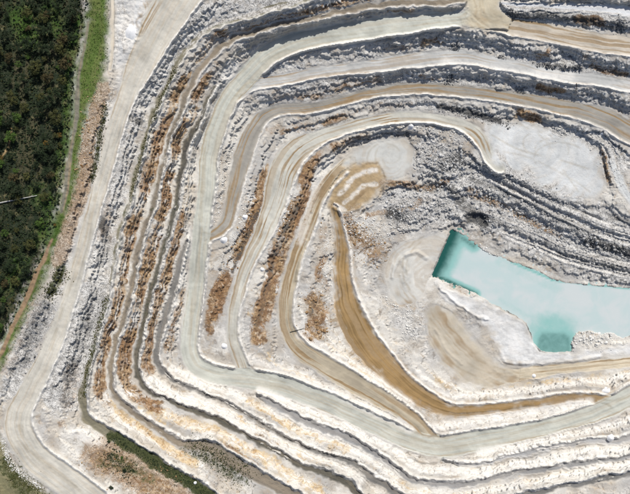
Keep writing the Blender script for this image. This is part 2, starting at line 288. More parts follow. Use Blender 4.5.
# ------------------------------------------------------------------ ground colouring masks: rock, soil and plants, with some light and shade painted in
MK = {k: np.zeros((NV, NU), np.float32) for k in ('ochre', 'grey', 'dark', 'tan', 'green', 'pink', 'white', 'lush', 'yellow', 'track')}
DRIFT = sst(.30, .62, fbm(GU, GV, 20, 3, 501))
def paint(kind, amt, width, pts, soft=0.6):
    P = spline([list(p)+[0] for p in pts]) if len(pts) > 1 else np.array([list(pts[0])+[0], [pts[0][0]+.5, pts[0][1], 0]], float)
    D, _, _, _ = line_field(P, margin=int(width)+10)
    r = width*0.5
    if kind == 'ochre' and len(pts) > 5: amt = amt*(.55+.75*DRIFT)
    MK[kind] = np.maximum(MK[kind], amt*(1-sst(r*(1-soft), r*(1+soft), D)))
for a in [
 ('ochre', .78, 14, [(225,32),(205,50),(190,75),(175,105),(160,145),(145,195),(128,245),(118,297),(106,345),(100,385),(106,403)]),
 ('ochre', .88, 16, [(215,60),(200,85),(187,115),(175,150),(166,198),(152,248),(140,297),(130,340),(125,370),(132,392),(158,408)]),
 ('ochre', .88, 14, [(180,215),(172,250),(160,297),(152,340),(149,368)]),
 ('ochre', .7, 9, [(180,290),(175,320),(170,350)]),
 ('yellow', .95, 13, [(114,396),(130,418),(150,433),(170,449),(192,462)]),
 ('yellow', .8, 14, [(145,405),(180,422),(215,430),(235,443),(260,455),(290,475),(320,490)]),
 ('yellow', .5, 11, [(200,402),(230,415),(260,430),(290,450),(330,464)]),
 ('yellow', .75, 11, [(252,402),(285,422),(310,434),(345,448)]),
 ('yellow', .45, 9, [(380,470),(400,485),(450,492),(520,480),(600,468)]),
 ('ochre', 1.1, 14, [(268,172),(264,190),(254,215),(242,243),(228,272),(217,298),(212,328)]),
 ('ochre', 1.15, 16, [(312,152),(304,178),(298,205),(290,224),(281,242),(276,265),(270,290),(261,315),(259,338)]),
 ('ochre', .55, 9, [(275,104),(300,100),(330,94),(350,86),(378,80)]),
 ('ochre', .80, 7, [(280,133),(300,130),(325,124),(345,117)]),
 ('ochre', .60, 10, [(335,146),(352,140),(366,136)]),
 ('ochre', .7, 8, [(225,446),(240,456),(262,470)]), ('ochre', .7, 6, [(256,436),(275,446)]), ('yellow', .8, 16, [(120,400),(140,412),(160,425)]), ('yellow', .6, 9, [(262,350),(285,366),(310,378)]), ('yellow', .4, 8, [(465,468),(540,455)]),
 ('pink', .8, 6, [(368,215),(390,213),(410,208),(420,200)]), ('pink', .6, 8, [(385,181),(410,186),(440,183)]), ('pink', .6, 16, [(345,222),(365,240),(384,252)]), ('pink', .5, 10, [(322,225),(320,260),(326,290)]), ('dark', .8, 8, [(388,216),(400,220)]), ('dark', .5, 8, [(368,245),(376,240)]),
 ('pink', .45, 9, [(275,96),(310,92),(350,84),(400,78)]), ('pink', .5, 9, [(262,132),(280,128),(320,122),(370,108),(410,103)]), ('pink', .4, 8, [(300,158),(330,148),(370,136)]), ('pink', .35, 9, [(300,60),(350,54),(400,48)]),
 ('yellow', .62, 18, [(212,46),(190,84),(172,128),(155,190),(138,245),(124,300),(112,350),(108,395)]), ('yellow', .6, 14, [(196,110),(182,150),(170,200),(155,250),(142,305),(132,360)]), ('yellow', .6, 12, [(186,200),(176,240),(164,290),(155,340)]), ('yellow', .45, 12, [(246,180),(238,230),(222,280),(210,330)]), ('yellow', .4, 12, [(282,200),(268,250),(252,310)]),
 ('ochre', .95, 20, [(312,300),(318,318),(310,334)]), ('ochre', .75, 8, [(323,258),(318,280)]),
 ('ochre', .70, 22, [(345,222),(358,240),(372,252)]), ('yellow', .6, 12, [(330,345),(362,372),(395,392)]),
 ('ochre', .8, 9, [(540,56),(548,52)]), ('ochre', .6, 10, [(585,58),(600,70),(625,74)]),
 ('ochre', .95, 7, [(540,88),(552,92),(566,91)]), ('ochre', 1.0, 12, [(520,112),(530,117),(536,122)]),
 ('ochre', .85, 11, [(578,19),(600,21)]), ('ochre', .8, 7, [(604,146),(604,158),(607,170),(608,183)]),
 ('ochre', .62, 9, [(255,57),(290,36),(330,30),(365,23),(410,11)]), ('ochre', .72, 11, [(228,40),(260,26),(290,17),(322,8),(370,0)]),
 ('ochre', .8, 7, [(424,45),(432,40),(442,42)]), ('ochre', .55, 7, [(390,50),(412,47)]), ('ochre', .6, 6, [(420,76),(440,78)]),
 ('ochre', .7, 8, [(392,183),(420,187),(450,180)]), ('ochre', .55, 14, [(428,160),(434,154)]), ('ochre', .5, 8, [(440,285),(470,297),(485,305)]),
 ('yellow', .55, 8, [(430,375),(460,388),(500,386),(580,378),(630,372)]),
 ('ochre', .75, 9, [(470,190),(500,206),(545,230),(560,238)]), ('ochre', .35, 14, [(88,200),(100,235),(108,215)]),
 ('pink', .95, 15, [(102,88),(97,104),(89,140),(84,180),(72,222),(58,262)]), ('pink', .45, 18, [(34,305),(24,325),(8,372)]),
 ('ochre', .55, 30, [(105,460),(135,474),(170,496)]), ('green', .6, 18, [(100,462),(128,466),(150,478)]), ('pink', .9, 40, [(100,455),(130,470),(165,492),(210,530)]), ('pink', .6, 12, [(62,425)]),
 ('pink', .45, 16, [(104,200),(108,240)]), ('pink', .5, 22, [(72,372),(68,402)]),
 ('grey', .75, 30, [(330,-20),(250,3),(215,12),(185,30),(165,60),(145,92),(130,124),(118,170),(110,210),(100,260)]),
 ('grey', .95, 34, [(98,290),(85,330),(72,365),(60,400)]), ('grey', .85, 24, [(44,312),(25,350),(10,390)]), ('grey', .6, 12, [(70,240),(58,285),(46,315)]),
 ('grey', .62, 13, [(262,74),(310,62),(350,57),(400,48)]), ('grey', .65, 15, [(400,48),(450,42),(490,45)]), ('grey', .75, 24, [(500,48),(540,56),(580,62),(650,72)]),
 ('grey', .6, 11, [(285,92),(350,82),(400,77)]), ('grey', .7, 14, [(400,77),(450,78),(500,85),(560,92),(640,102)]), ('grey', .85, 12, [(370,104),(400,102),(440,105),(470,112),(495,119)]),
 ('grey', .9, 16, [(500,12),(560,16),(640,26)]), ('grey', .95, 70, [(480,190),(530,215),(600,245),(660,262)]), ('grey', .95, 34, [(430,156),(450,165)]),
 ('grey', .95, 40, [(400,205),(430,210),(470,200)]), ('grey', .7, 20, [(560,130),(600,142),(630,165)]), ('grey', .5, 12, [(255,24),(300,12),(345,2)]),
 ('grey', .6, 14, [(356,226),(368,222)]), ('grey', .55, 20, [(412,330),(398,318)]), ('grey', .5, 8, [(330,145),(350,142),(390,134)]),
 ('grey', .6, 7, [(600,426),(622,422),(640,418)]), ('grey', .5, 9, [(560,462),(620,452)]), ('grey', .5, 20, [(320,300),(335,310)]),
 ('dark', .5, 5, [(440,50),(460,45),(490,54),(515,62)]), ('dark', .5, 5, [(535,66),(575,66),(630,76)]), ('dark', .5, 5, [(440,82),(465,81),(500,88),(535,93)]),  # shade on the upper right faces painted dark
 ('dark', .85, 8, [(440,106),(468,112),(500,121)]), ('dark', .95, 16, [(472,216),(484,221)]), ('dark', .85, 15, [(444,166),(458,160)]),
 ('dark', .9, 12, [(588,242),(610,248),(640,256)]), ('dark', .8, 10, [(390,212),(402,216)]), ('dark', .7, 10, [(450,188),(462,200)]), ('dark', .6, 8, [(560,254),(610,266),(640,272)]), ('dark', .62, 6, [(470,178),(520,198),(560,218),(600,238)]), ('dark', .6, 6, [(486,218),(530,234),(566,251)]), ('dark', .5, 7, [(500,172),(540,192),(570,206)]), ('dark', .5, 6, [(500,196),(545,214),(580,232)]), ('dark', .55, 7, [(610,215),(640,225)]),
 ('dark', .65, 12, [(512,14),(560,16),(620,26)]), ('dark', .6, 10, [(112,68)]), ('dark', .7, 9, [(132,118),(142,120)]),
 ('dark', .62, 22, [(96,300),(88,325),(80,345)]), ('dark', .6, 16, [(72,362),(66,385),(64,402)]), ('dark', .6, 12, [(100,215),(108,240),(100,262)]), ('dark', .4, 16, [(150,80),(130,125),(116,175)]), ('dark', .55, 24, [(48,300),(40,320),(30,345),(18,368)]),
 ('dark', .55, 7, [(297,205),(290,222),(278,245),(264,300),(257,325)]), ('dark', .5, 6, [(312,300),(310,315)]), ('dark', .4, 18, [(360,250)]),
 ('dark', .5, 5, [(256,58),(285,43),(320,32),(370,22),(410,14)]), ('dark', .5, 5, [(262,104),(300,101),(330,96),(370,86),(410,82)]), ('dark', .5, 5, [(275,136),(300,133),(330,126),(400,106)]), ('dark', .6, 5, [(330,152),(352,143),(380,136),(410,134)]), ('dark', .6, 6, [(386,186),(420,190),(452,185)]), ('dark', .75, 6, [(258,210),(246,238),(230,272)]), ('dark', .6, 14, [(460,202),(478,214)]),  # mostly toe lines of the upper faces, shade painted dark
 ('dark', .5, 5, [(182,108),(170,142),(158,192),(142,244),(131,295),(118,340)]), ('dark', .5, 6, [(206,104),(190,142),(179,194),(166,245),(153,296),(146,325)]), ('dark', .4, 5, [(156,112),(146,150),(134,196),(116,256)]),  # berm shade along the left benches, here and below, painted dark
 ('dark', .55, 7, [(188,145),(182,165),(177,190)]), ('dark', .4, 6, [(172,290),(166,320)]), ('dark', .5, 8, [(320,465),(345,478)]),
 ('green', 1.0, 13, [(112,437),(130,447),(155,463),(180,477),(215,500)]), ('green', .55, 7, [(107,297),(98,330),(90,362),(84,390)]), ('green', .45, 6, [(230,21),(205,31)]),
 ('green', .5, 6, [(176,68),(160,104),(144,149),(130,200),(115,255)]), ('green', .45, 7, [(177,198),(164,248),(151,297),(140,345)]), ('green', .4, 6, [(190,90),(165,155),(150,215)]),
 ('green', .7, 14, [(112,458),(130,470)]), ('green', .6, 14, [(185,450),(215,465),(245,482)]), ('green', .7, 20, [(5,465),(25,490)]), ('green', .8, 12, [(62,270),(50,292)]), ('green', .7, 6, [(104,110),(98,150),(92,178)]),
 ('green', .35, 6, [(285,440),(310,450)]),
 ('lush', .9, 26, [(22,18),(30,34)]), ('lush', .8, 22, [(44,236),(58,226)]), ('lush', .7, 16, [(52,10),(60,30)]), ('lush', .8, 10, [(80,20),(70,70),(66,130),(58,180),(48,228)]), ('lush', .6, 18, [(20,260),(10,285)]), ('lush', .6, 16, [(38,190),(44,205)]),
 ('tan', .55, 34, [(438,322),(448,342),(462,358)]), ('tan', .6, 16, [(400,300),(420,305)]), ('tan', .8, 14, [(334,320),(350,348),(372,372)]), ('tan', .7, 10, [(345,225),(352,255)]), ('tan', .6, 16, [(385,182),(350,212)]), ('tan', .5, 10, [(300,352),(340,378),(390,408)]), ('tan', .5, 10, [(470,395),(540,392)]), ('tan', .55, 12, [(540,372),(500,382)]),
 ('white', .85, 8, [(104,398),(124,420),(150,437),(175,452),(200,466)]), ('white', .85, 8, [(128,392),(150,406),(185,424),(222,434),(250,450),(290,474),(320,494)]), ('white', .9, 8, [(150,378),(175,394),(210,405),(250,426),(290,448),(335,463),(360,480)]),  # sunlit lower faces, here and next line, whitened in colour for contrast
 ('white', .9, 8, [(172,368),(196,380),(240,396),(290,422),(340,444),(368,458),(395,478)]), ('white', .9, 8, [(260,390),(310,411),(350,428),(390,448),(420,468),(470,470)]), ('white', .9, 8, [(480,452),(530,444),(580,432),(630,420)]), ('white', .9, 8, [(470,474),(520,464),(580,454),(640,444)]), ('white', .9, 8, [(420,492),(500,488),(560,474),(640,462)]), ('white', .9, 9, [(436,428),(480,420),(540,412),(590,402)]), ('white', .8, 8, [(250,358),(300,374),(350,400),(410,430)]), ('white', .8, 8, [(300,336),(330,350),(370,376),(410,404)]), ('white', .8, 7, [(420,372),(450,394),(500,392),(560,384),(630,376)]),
 ('white', 1, 11, [(226,76),(233,64)]), ('white', .8, 14, [(78,432),(95,440)]), ('white', .9, 14, [(126,22),(130,40)]), ('grey', .5, 16, [(120,-4),(122,30),(118,60)]), ('tan', .7, 16, [(150,5),(142,25)]), ('white', .6, 10, [(330,155),(310,200),(300,240)]),
 ('white', 1, 5, [(342,192),(356,176),(376,170)]), ('white', .9, 4, [(346,203),(360,190),(378,182)]), ('white', .8, 4, [(336,205),(346,209)]),
 ('white', .7, 10, [(445,62),(520,74),(570,76)]), ('tan', .6, 9, [(266,222),(262,234)]), ('tan', .6, 8, [(375,121),(395,118)]), ('tan', .6, 12, [(300,150),(284,180)]), ('tan', .7, 8, [(330,178),(312,215),(298,255),(288,300)]), ('tan', .5, 7, [(262,118),(300,109),(350,100)]), ('tan', .5, 12, [(410,404),(440,420)]),
 ('tan', .5, 8, [(490,100),(560,108),(630,122)]), ('tan', .6, 10, [(470,128),(488,150)]),
]: paint(*a)

# tyre tracks: loops on the work floors, turning arcs where roads meet, weaving lines along the haul roads
def loop(u, v, r, a0=0, a1=360, sq=1.0): return [(u+r*math.cos(math.radians(a)), v+r*sq*math.sin(math.radians(a))) for a in range(a0, a1+1, 18)]
TR = [loop(537,143,14,20,300,.8), loop(552,150,17,150,400,.7), loop(560,158,26,160,330,.6), [(492,135),(520,150),(560,160),(598,172)], [(495,150),(530,158),(570,178),(590,192)], [(520,124),(545,140),(560,165),(580,194)], loop(391,156,9,0,290,.8), loop(388,157,13,150,330), loop(384,160,17,170,300),
      loop(436,268,34,140,250), loop(436,268,30,150,240), loop(436,268,38,150,235), loop(404,268,5),
      [(478,-20),(480,6),(474,16),(450,21),(420,24)], [(486,-20),(488,8),(498,20),(530,30)], [(482,-10),(484,12),(494,22),(520,28)], [(440,20),(470,18),(500,22),(540,31)], [(475,-8),(470,10),(455,19)],
      [(203,255),(206,240),(216,233),(228,222),(234,204)], [(199,215),(203,232),(214,235),(227,226)], [(205,262),(209,242),(220,231)],
      [(234,330),(238,352),(248,370),(270,379)], [(232,335),(233,355),(226,372),(206,370)], [(238,330),(242,352),(256,370),(285,383)],
      [(395,404),(418,419),(436,436),(470,440)], [(392,408),(414,424),(424,440),(410,440)], [(398,402),(422,417),(445,438),(480,436)],
      [(560,398),(595,399),(620,400),(640,390)], [(565,400),(598,402),(612,408),(590,414)], [(236,96),(246,84),(270,80),(310,74)], [(228,108),(240,90),(260,85),(290,80)],
      [(430,318),(444,336),(460,356),(486,372),(530,373)], [(438,312),(454,332),(470,352),(494,368)], [(428,326),(440,346),(456,366),(480,378)], [(446,318),(464,344),(478,360),(505,370)],
      [(150,30),(160,5),(175,-12)], [(135,70),(150,40),(172,8)], [(140,62),(156,34),(186,-6)], [(128,100),(138,72),(160,30)]]
TR += [[(207+random.uniform(-4,4),140),(205+random.uniform(-4,4),190),(200+random.uniform(-4,4),240),(196+random.uniform(-4,4),290),(191+random.uniform(-4,4),335)] for _ in range(3)]
TR += [[(270,382+random.uniform(-5,5)),(312,396+random.uniform(-5,5)),(345,410+random.uniform(-5,5)),(378,425+random.uniform(-5,5)),(428,445+random.uniform(-5,5)),(476,440+random.uniform(-5,5)),(544,427+random.uniform(-4,4))] for _ in range(3)]
TR += [[(20+random.uniform(-6,6),425),(28+random.uniform(-6,6),448),(58+random.uniform(-6,6),474),(90+random.uniform(-6,6),500)] for _ in range(3)]
TR += [[(116+random.uniform(-4,4),130),(97+random.uniform(-4,4),198),(83+random.uniform(-4,4),250),(70+random.uniform(-4,4),297),(50+random.uniform(-5,5),350)] for _ in range(2)]
TR += [[(262,62),(290,45+random.uniform(-5,5)),(320,37+random.uniform(-5,5)),(378,28+random.uniform(-5,5)),(440,21)] for _ in range(2)]
for q in TR: paint('track', random.uniform(.35, .9), 1.7, q, .7)
# ------------------------------------------------------------------ the terrain mesh grid (fine in view, coarser outside)
STEP = 0.625
def axis(lo, hi, flo, fhi):
    mid = np.arange(flo, fhi+1e-6, STEP); L = []; x = flo; s = STEP
    while x > lo: s = min(s*1.25, 60); x -= s; L.append(x)
    R = []; x = mid[-1]; s = STEP
    while x < hi: s = min(s*1.25, 60); x += s; R.append(x)
    return np.array(L[::-1]+list(mid)+R, np.float32)
us = axis(-500, 1130, -6, 636); vs = axis(-480, 974, -6, 500)
UU, VV = np.meshgrid(us, vs)

near_road = sst(0.0, 9.0, samp(RSD, UU, VV)); 
amp = (0.40 + 0.60*near_road)*(1-.65*sst(455, 490, UU)*sst(160, 185, VV)*sst(300, 280, VV))
WX = amp*((fbm(UU, VV, 22, 3, 1)-.5)*7.0 + (fbm(UU, VV, 5, 2, 5)-.5)*3.2)
WY = amp*((fbm(UU, VV, 22, 3, 9)-.5)*7.0 + (fbm(UU, VV, 5, 2, 14)-.5)*3.2)
UW, VW = UU+WX, VV+WY
zt = samp(Z, UW, VW)
msd = samp(MSD, UW, VW)
slope = np.clip(samp(box(nrm, 2), UW, VW), 0, 2)

# line-integral streaks
def lic(n, step, freq, seed):
    acc = np.zeros_like(UU); w = 0.0
    for sgn in (1, -1):
        u, v = UW.copy(), VW.copy(); pdx = None
        for k in range(n):
            dx = samp(DX, u, v); dy = samp(DY, u, v)
            if pdx is not None:
                flip = np.where(dx*pdx+dy*pdy < 0, -1, 1); dx = dx*flip; dy = dy*flip
            pdx, pdy = dx, dy
            u = u+sgn*step*dx; v = v+sgn*step*dy
            acc += vnoise(u*freq, v*freq, seed)
            w += 1
    return acc/w
st_f = lic(5, 0.9, 0.72, 21); st_c = lic(7, 1.3, 0.30, 33)
streak = np.clip(0.5 + (st_f-.5)*2.2, 0, 1)*0.55 + np.clip(.5+(st_c-.5)*2.4, 0, 1)*0.45
del st_f

fm = sst(0.2, 3.0, msd)                        # 1 on faces, 0 on flats
face_amp = fm*np.clip(slope*1.6+0.25, 0.25, 1.5)
rub = np.clip(samp(MK['grey'], UU, VV)*sst(380, 420, UU)*sst(120, 150, VV), 0, 1)
rough_rock = ridged(UU, VV, 7, 3, 40); lump = fbm(UU, VV, 3.2, 3, 50)
fine = vnoise(UU*.8, VV*.8, 57)
zt = zt + face_amp*((rough_rock-.55)*1.5 + (lump-.5)*1.0 + (fine-.5)*1.0 + (streak-.5)*1.7)
# ledges in the faces
calm = (1-.5*sst(140, 100, VV))*(1-.45*sst(455, 480, UU)*sst(165, 185, VV)*sst(300, 285, VV))
for hh, aa, sd_ in ((4.4, .85, 71), (2.1, .6, 77)):
    led = zt/hh + fbm(UU, VV, 26, 3, sd_)*2.2; fr = led-np.floor(led)
    zt = zt + np.clip(face_amp, 0, 1)*aa*calm*(sst(.30, .70, fr)-fr)*hh
zt = zt + rub*fm*(lump-.5)*1.8
# flats: own roughness and berms
labU = (UU[:-1, :-1]+UU[1:, 1:])*.5; labV = (VV[:-1, :-1]+VV[1:, 1:])*.5
def atc(F): return (F[:-1, :-1]+F[1:, :-1]+F[:-1, 1:]+F[1:, 1:])*.25
LWX, LWY = labU+atc(WX), labV+atc(WY)
LAB = np.full(labU.shape, -1, np.int32)
hi_d = np.full(labU.shape, 1e3, np.float32); hi_k = np.zeros(labU.shape, np.int32); zc = atc(zt)
bermz = np.zeros_like(UU); tan_flat = np.zeros_like(UU); bmask = np.zeros_like(UU)
scal = 0.40 + 1.0*fbm(UU, VV, 4.2, 2, 83)
# colour of the ground before staining: chalk varying from cream to grey, then each flat's own surface
p1 = sst(.35, .65, fbm(UU, VV, 38, 3, 101))[..., None]; p2 = sst(.40, .68, fbm(UU, VV, 14, 3, 107))[..., None]
BASEC = (np.array((.52, .497, .452))*(1-p1) + np.array((.385, .372, .35))*p1)*(1-.42*p2) + np.array((.29, .24, .18))*.42*p2
BASEC = BASEC.astype(np.float32)
edge_n = (fbm(UU, VV, 6, 3, 113)-.5)
rs_all = streak.copy()
n11 = fbm(UU, VV, 11, 2, 60)-.5; n18 = fbm(UU, VV, 18, 3, 200)-.5
def window(F, lim):
    ys, xs = np.where(F < lim)
    if len(xs) == 0: return None
    i0, i1 = np.searchsorted(us, xs.min()+U0-1), np.searchsorted(us, xs.max()+U0+1); j0, j1 = np.searchsorted(vs, ys.min()+V0-1), np.searchsorted(vs, ys.max()+V0+1)
    if xs.min() == 0: i0 = 0
    if xs.max() == NU-1: i1 = len(us)
    if ys.min() == 0: j0 = 0
    if ys.max() == NV-1: j1 = len(vs)
    return (slice(j0, j1), slice(i0, i1))
for k, f in enumerate(FL):
    sl = window(f['sd'], 8.0)
    if sl is None: continue
    uu, vv, uw, vw = UU[sl], VV[sl], UW[sl], VW[sl]
    sdv = samp(f['sd'], uw, vw); ins = 1-sst(-1.5, 0.3, sdv)
    zt[sl] += ins*f['rough']*((lump[sl]-.5)*2.2 + n11[sl]*1.4)
    e = 1.3 if f['road'] and f['W'] is not None else 1.8 if f['W'] is not None else 6.5
    e = f.get('soft') or e
    w = 1-sst(-e, e*.6, sdv+edge_n[sl]*e*1.6)
    if f['lat'] is not None:        # wheel ruts and graded streaks follow the road
        la = samp(f['lat'], uu, vv) + n18[sl]*2.6; ar = samp(f['A'], uu, vv)
        r1 = vnoise(la*.62, ar*.016, 120+k); r2 = vnoise(la*1.3, ar*.035, 150+k); r3 = vnoise(la*.28, ar*.010, 180+k)
        rs = np.clip(.5+(r1*.4+r2*.3+r3*.3-.5)*2.4+n11[sl]*.25, 0, 1)
        rut = np.exp(-((np.abs(np.abs(samp(f['lat'], uu, vv)+n18[sl]*4)-3.0)/1.0)**2))*sst(.35, .65, vnoise(ar*.02, la*0+k, 190+k))
    else:
        rut = 0*uu
        rd = np.hypot(uu-f['arc'][0], vv-f['arc'][1])+n18[sl]*8 if f.get('arc') else sdv+n18[sl]*14
        an = np.arctan2(vv-f['arc'][1], uu-f['arc'][0])*1.6 if f.get('arc') else (uu+vv)*.03
        rs = np.clip(.5+(vnoise(rd*.55, an, 140+k)*.5+vnoise(rd*.22, an*.6, 145+k)*.5-.5)*1.0+n11[sl]*.6, 0, 1)
    rs_all[sl] = rs_all[sl]*(1-ins)+rs*ins
    tt = (f['tanc'] or .15)
    if f['road'] and f['W'] is not None: tt = np.clip(tt + .45*np.clip(1-np.abs(sdv+1.2)/1.6, 0, 1), 0, 1)
    tan_flat[sl] = tan_flat[sl]*(1-ins) + ins*tt
    bc = np.array(f['base'], np.float32)*(1+((.7 if f['soft'] > 3 else .4) if f.get('soft') else .22)*(rs[..., None]-.5) + .42*n18[sl][..., None] + .25*n11[sl][..., None] - (.13*rut[..., None] if f['road'] else 0))
    BASEC[sl] = BASEC[sl]*(1-w[..., None]) + bc*w[..., None]
    if f['berm']:
        other = np.full((NV, NU), 1e3, np.float32)
        for j, g in enumerate(FL):
            if j != k and g['road']: other = np.minimum(other, g['sd'])
        sidev = samp(f['S'], uu, vv)*f['side']
        # a heaped ridge along the pit side, left out where another road crosses
        bf = (1.9-1.35*sst(150, 60, vv)) if f['name'] == 'bench' else 1.7
        b = f['berm']*bf*1.12*np.clip(1-np.abs(sdv+0.2)/2.3, 0, 1)*(sidev > 0)*scal[sl]*sst(0.5, 3.5, samp(other, uu, vv))
        bermz[sl] = np.maximum(bermz[sl], b); bmask[sl] = np.maximum(bmask[sl], np.clip(b*0.6, 0, 1))
    sl = window(f['sd'], 70.0); sl = (slice(sl[0].start, min(sl[0].stop, labU.shape[0])), slice(sl[1].start, min(sl[1].stop, labU.shape[1])))
    sdc = samp(f['sd'], LWX[sl], LWY[sl])
    LAB[sl][sdc < 0] = k
    m = (sdc > 0) & (sdc < 70) & (samp(f['z'], LWX[sl], LWY[sl]) > zc[sl]-1.0) & (sdc < hi_d[sl])
    hi_d[sl][m] = sdc[m]; hi_k[sl][m] = k
streak = rs_all
zt = zt + bermz
for pts, w, h in [([(392,278),(395,265),(406,255),(418,252),(426,258)], 5, 2.0), ([(438,286),(450,296),(464,308),(478,317),(488,318)], 4, 2.2), ([(402,262),(408,272),(404,282)], 6, 1.4),
                  ([(330,170),(318,195),(311,212)], 3, 1.6), ([(306,240),(300,262),(296,280)], 3, 1.6), ([(432,268),(440,250),(448,234)], 3, 1.2), ([(500,352),(505,361),(540,364),(600,357)], 4, 1.8),
                  ([(334,208),(346,213),(362,206)], 4, 2.0), ([(405,457),(420,461),(436,462)], 3, 1.6), ([(436,330),(446,348),(462,364)], 3, .7)]:
    D_, _, _, _ = line_field(spline([list(p)+[0] for p in pts]), margin=12)
    zt = zt + h*np.clip(1-samp(D_, UW, VW)/(w*.5+.5), 0, 1)*scal
# the low ridge heaps and ruts of the roads come from the same streak field
road_m = 1-sst(-1.5, 0.5, samp(RSD, UU, VV))
zt = zt - road_m*(1-fm)*(streak-.5)*0.25
psdv = samp(PSD, UU+WX*.5, VV+WY*.5)
zt = np.where(psdv < 0, np.minimum(zt, -92.2+np.maximum(psdv, -8)*0.3), zt)
k_p = (H-zt)/H
PXw = (UU-315.0)*k_p; PYw = -(VV-247.0)*k_p; PZw = zt

def zat(u, v):
    i = np.clip(np.searchsorted(us, u)-1, 0, len(us)-2); j = np.clip(np.searchsorted(vs, v)-1, 0, len(vs)-2)
    fu = (u-us[i])/(us[i+1]-us[i]); fv = (v-vs[j])/(vs[j+1]-vs[j])
    return (zt[j, i]*(1-fu)+zt[j, i+1]*fu)*(1-fv)+(zt[j+1, i]*(1-fu)+zt[j+1, i+1]*fu)*fv
def place(u, v, dz=0.0):
    z = zat(u, v)+dz; k = (H-z)/H
    return ((u-315.0)*k, -(v-247.0)*k, z)

# attributes
off_road = sst(-1.0, 0.6, samp(RSD, UW, VW))
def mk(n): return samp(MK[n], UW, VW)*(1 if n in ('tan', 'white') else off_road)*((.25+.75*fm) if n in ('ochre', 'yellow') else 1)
wet = np.clip(1-np.abs(psdv-.6)/1.8, 0, 1)*.75*sst(.3, .6, fbm(UU, VV, 12, 2, 401))
ATT_A = np.stack([mk('ochre'), mk('grey'), np.maximum(mk('dark'), wet), mk('green')], -1).astype(np.float32)
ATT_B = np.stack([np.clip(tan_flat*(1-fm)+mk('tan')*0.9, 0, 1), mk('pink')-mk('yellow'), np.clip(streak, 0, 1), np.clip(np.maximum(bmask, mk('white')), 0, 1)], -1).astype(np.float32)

lu = (mk('lush')*sst(.3, .6, fbm(UU, VV, 9, 3, 301)+.15))[..., None]; BASEC = BASEC*(1-lu) + np.array((.040, .082, .014))*lu
tk = (samp(MK['track'], UU, VV)*(1-fm)*sst(.25, .55, fbm(UU, VV, 9, 2, 333)))[..., None]
BASEC = BASEC*(1-tk*np.array((.20, .24, .30)))
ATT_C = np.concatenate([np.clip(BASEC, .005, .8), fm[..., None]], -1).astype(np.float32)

# ------------------------------------------------------------------ materials
def nd(nt, t, **kw):
    n = nt.nodes.new(t)
    for a, b in kw.items(): setattr(n, a, b)
    return n
def mixc(nt, fac, a, b, blend='MIX'):
    n = nd(nt, 'ShaderNodeMix', data_type='RGBA', blend_type=blend)
    def put(sock, val):
        if hasattr(val, 'is_linked') or isinstance(val, bpy.types.NodeSocket): nt.links.new(val, sock)
        elif isinstance(val, (int, float)): sock.default_value = val
        else: sock.default_value = tuple(val)[:3]+(1,)
    put(n.inputs[0], fac); put(n.inputs[6], a); put(n.inputs[7], b)
    return n.outputs[2]
def math_(nt, op, a, b=None, c=None, clamp=False):
    n = nd(nt, 'ShaderNodeMath', operation=op); n.use_clamp = clamp
    for i, x in enumerate((a, b, c)):
        if x is None: continue
        if isinstance(x, bpy.types.NodeSocket): nt.links.new(x, n.inputs[i])
        else: n.inputs[i].default_value = x
    return n.outputs[0]
def noise_(nt, co, scale, detail=4, rough=.6, dist=0.0):
    n = nd(nt, 'ShaderNodeTexNoise'); nt.links.new(co, n.inputs['Vector'])
    n.inputs['Scale'].default_value = scale; n.inputs['Detail'].default_value = detail
    n.inputs['Roughness'].default_value = rough; n.inputs['Distortion'].default_value = dist
    return n.outputs['Fac']
def ramp_(nt, x, a, b):
    n = nd(nt, 'ShaderNodeMapRange', interpolation_type='SMOOTHSTEP'); nt.links.new(x, n.inputs[0])
    n.inputs[1].default_value = a; n.inputs[2].default_value = b; n.inputs[3].default_value = 0; n.inputs[4].default_value = 1
    return n.outputs[0]

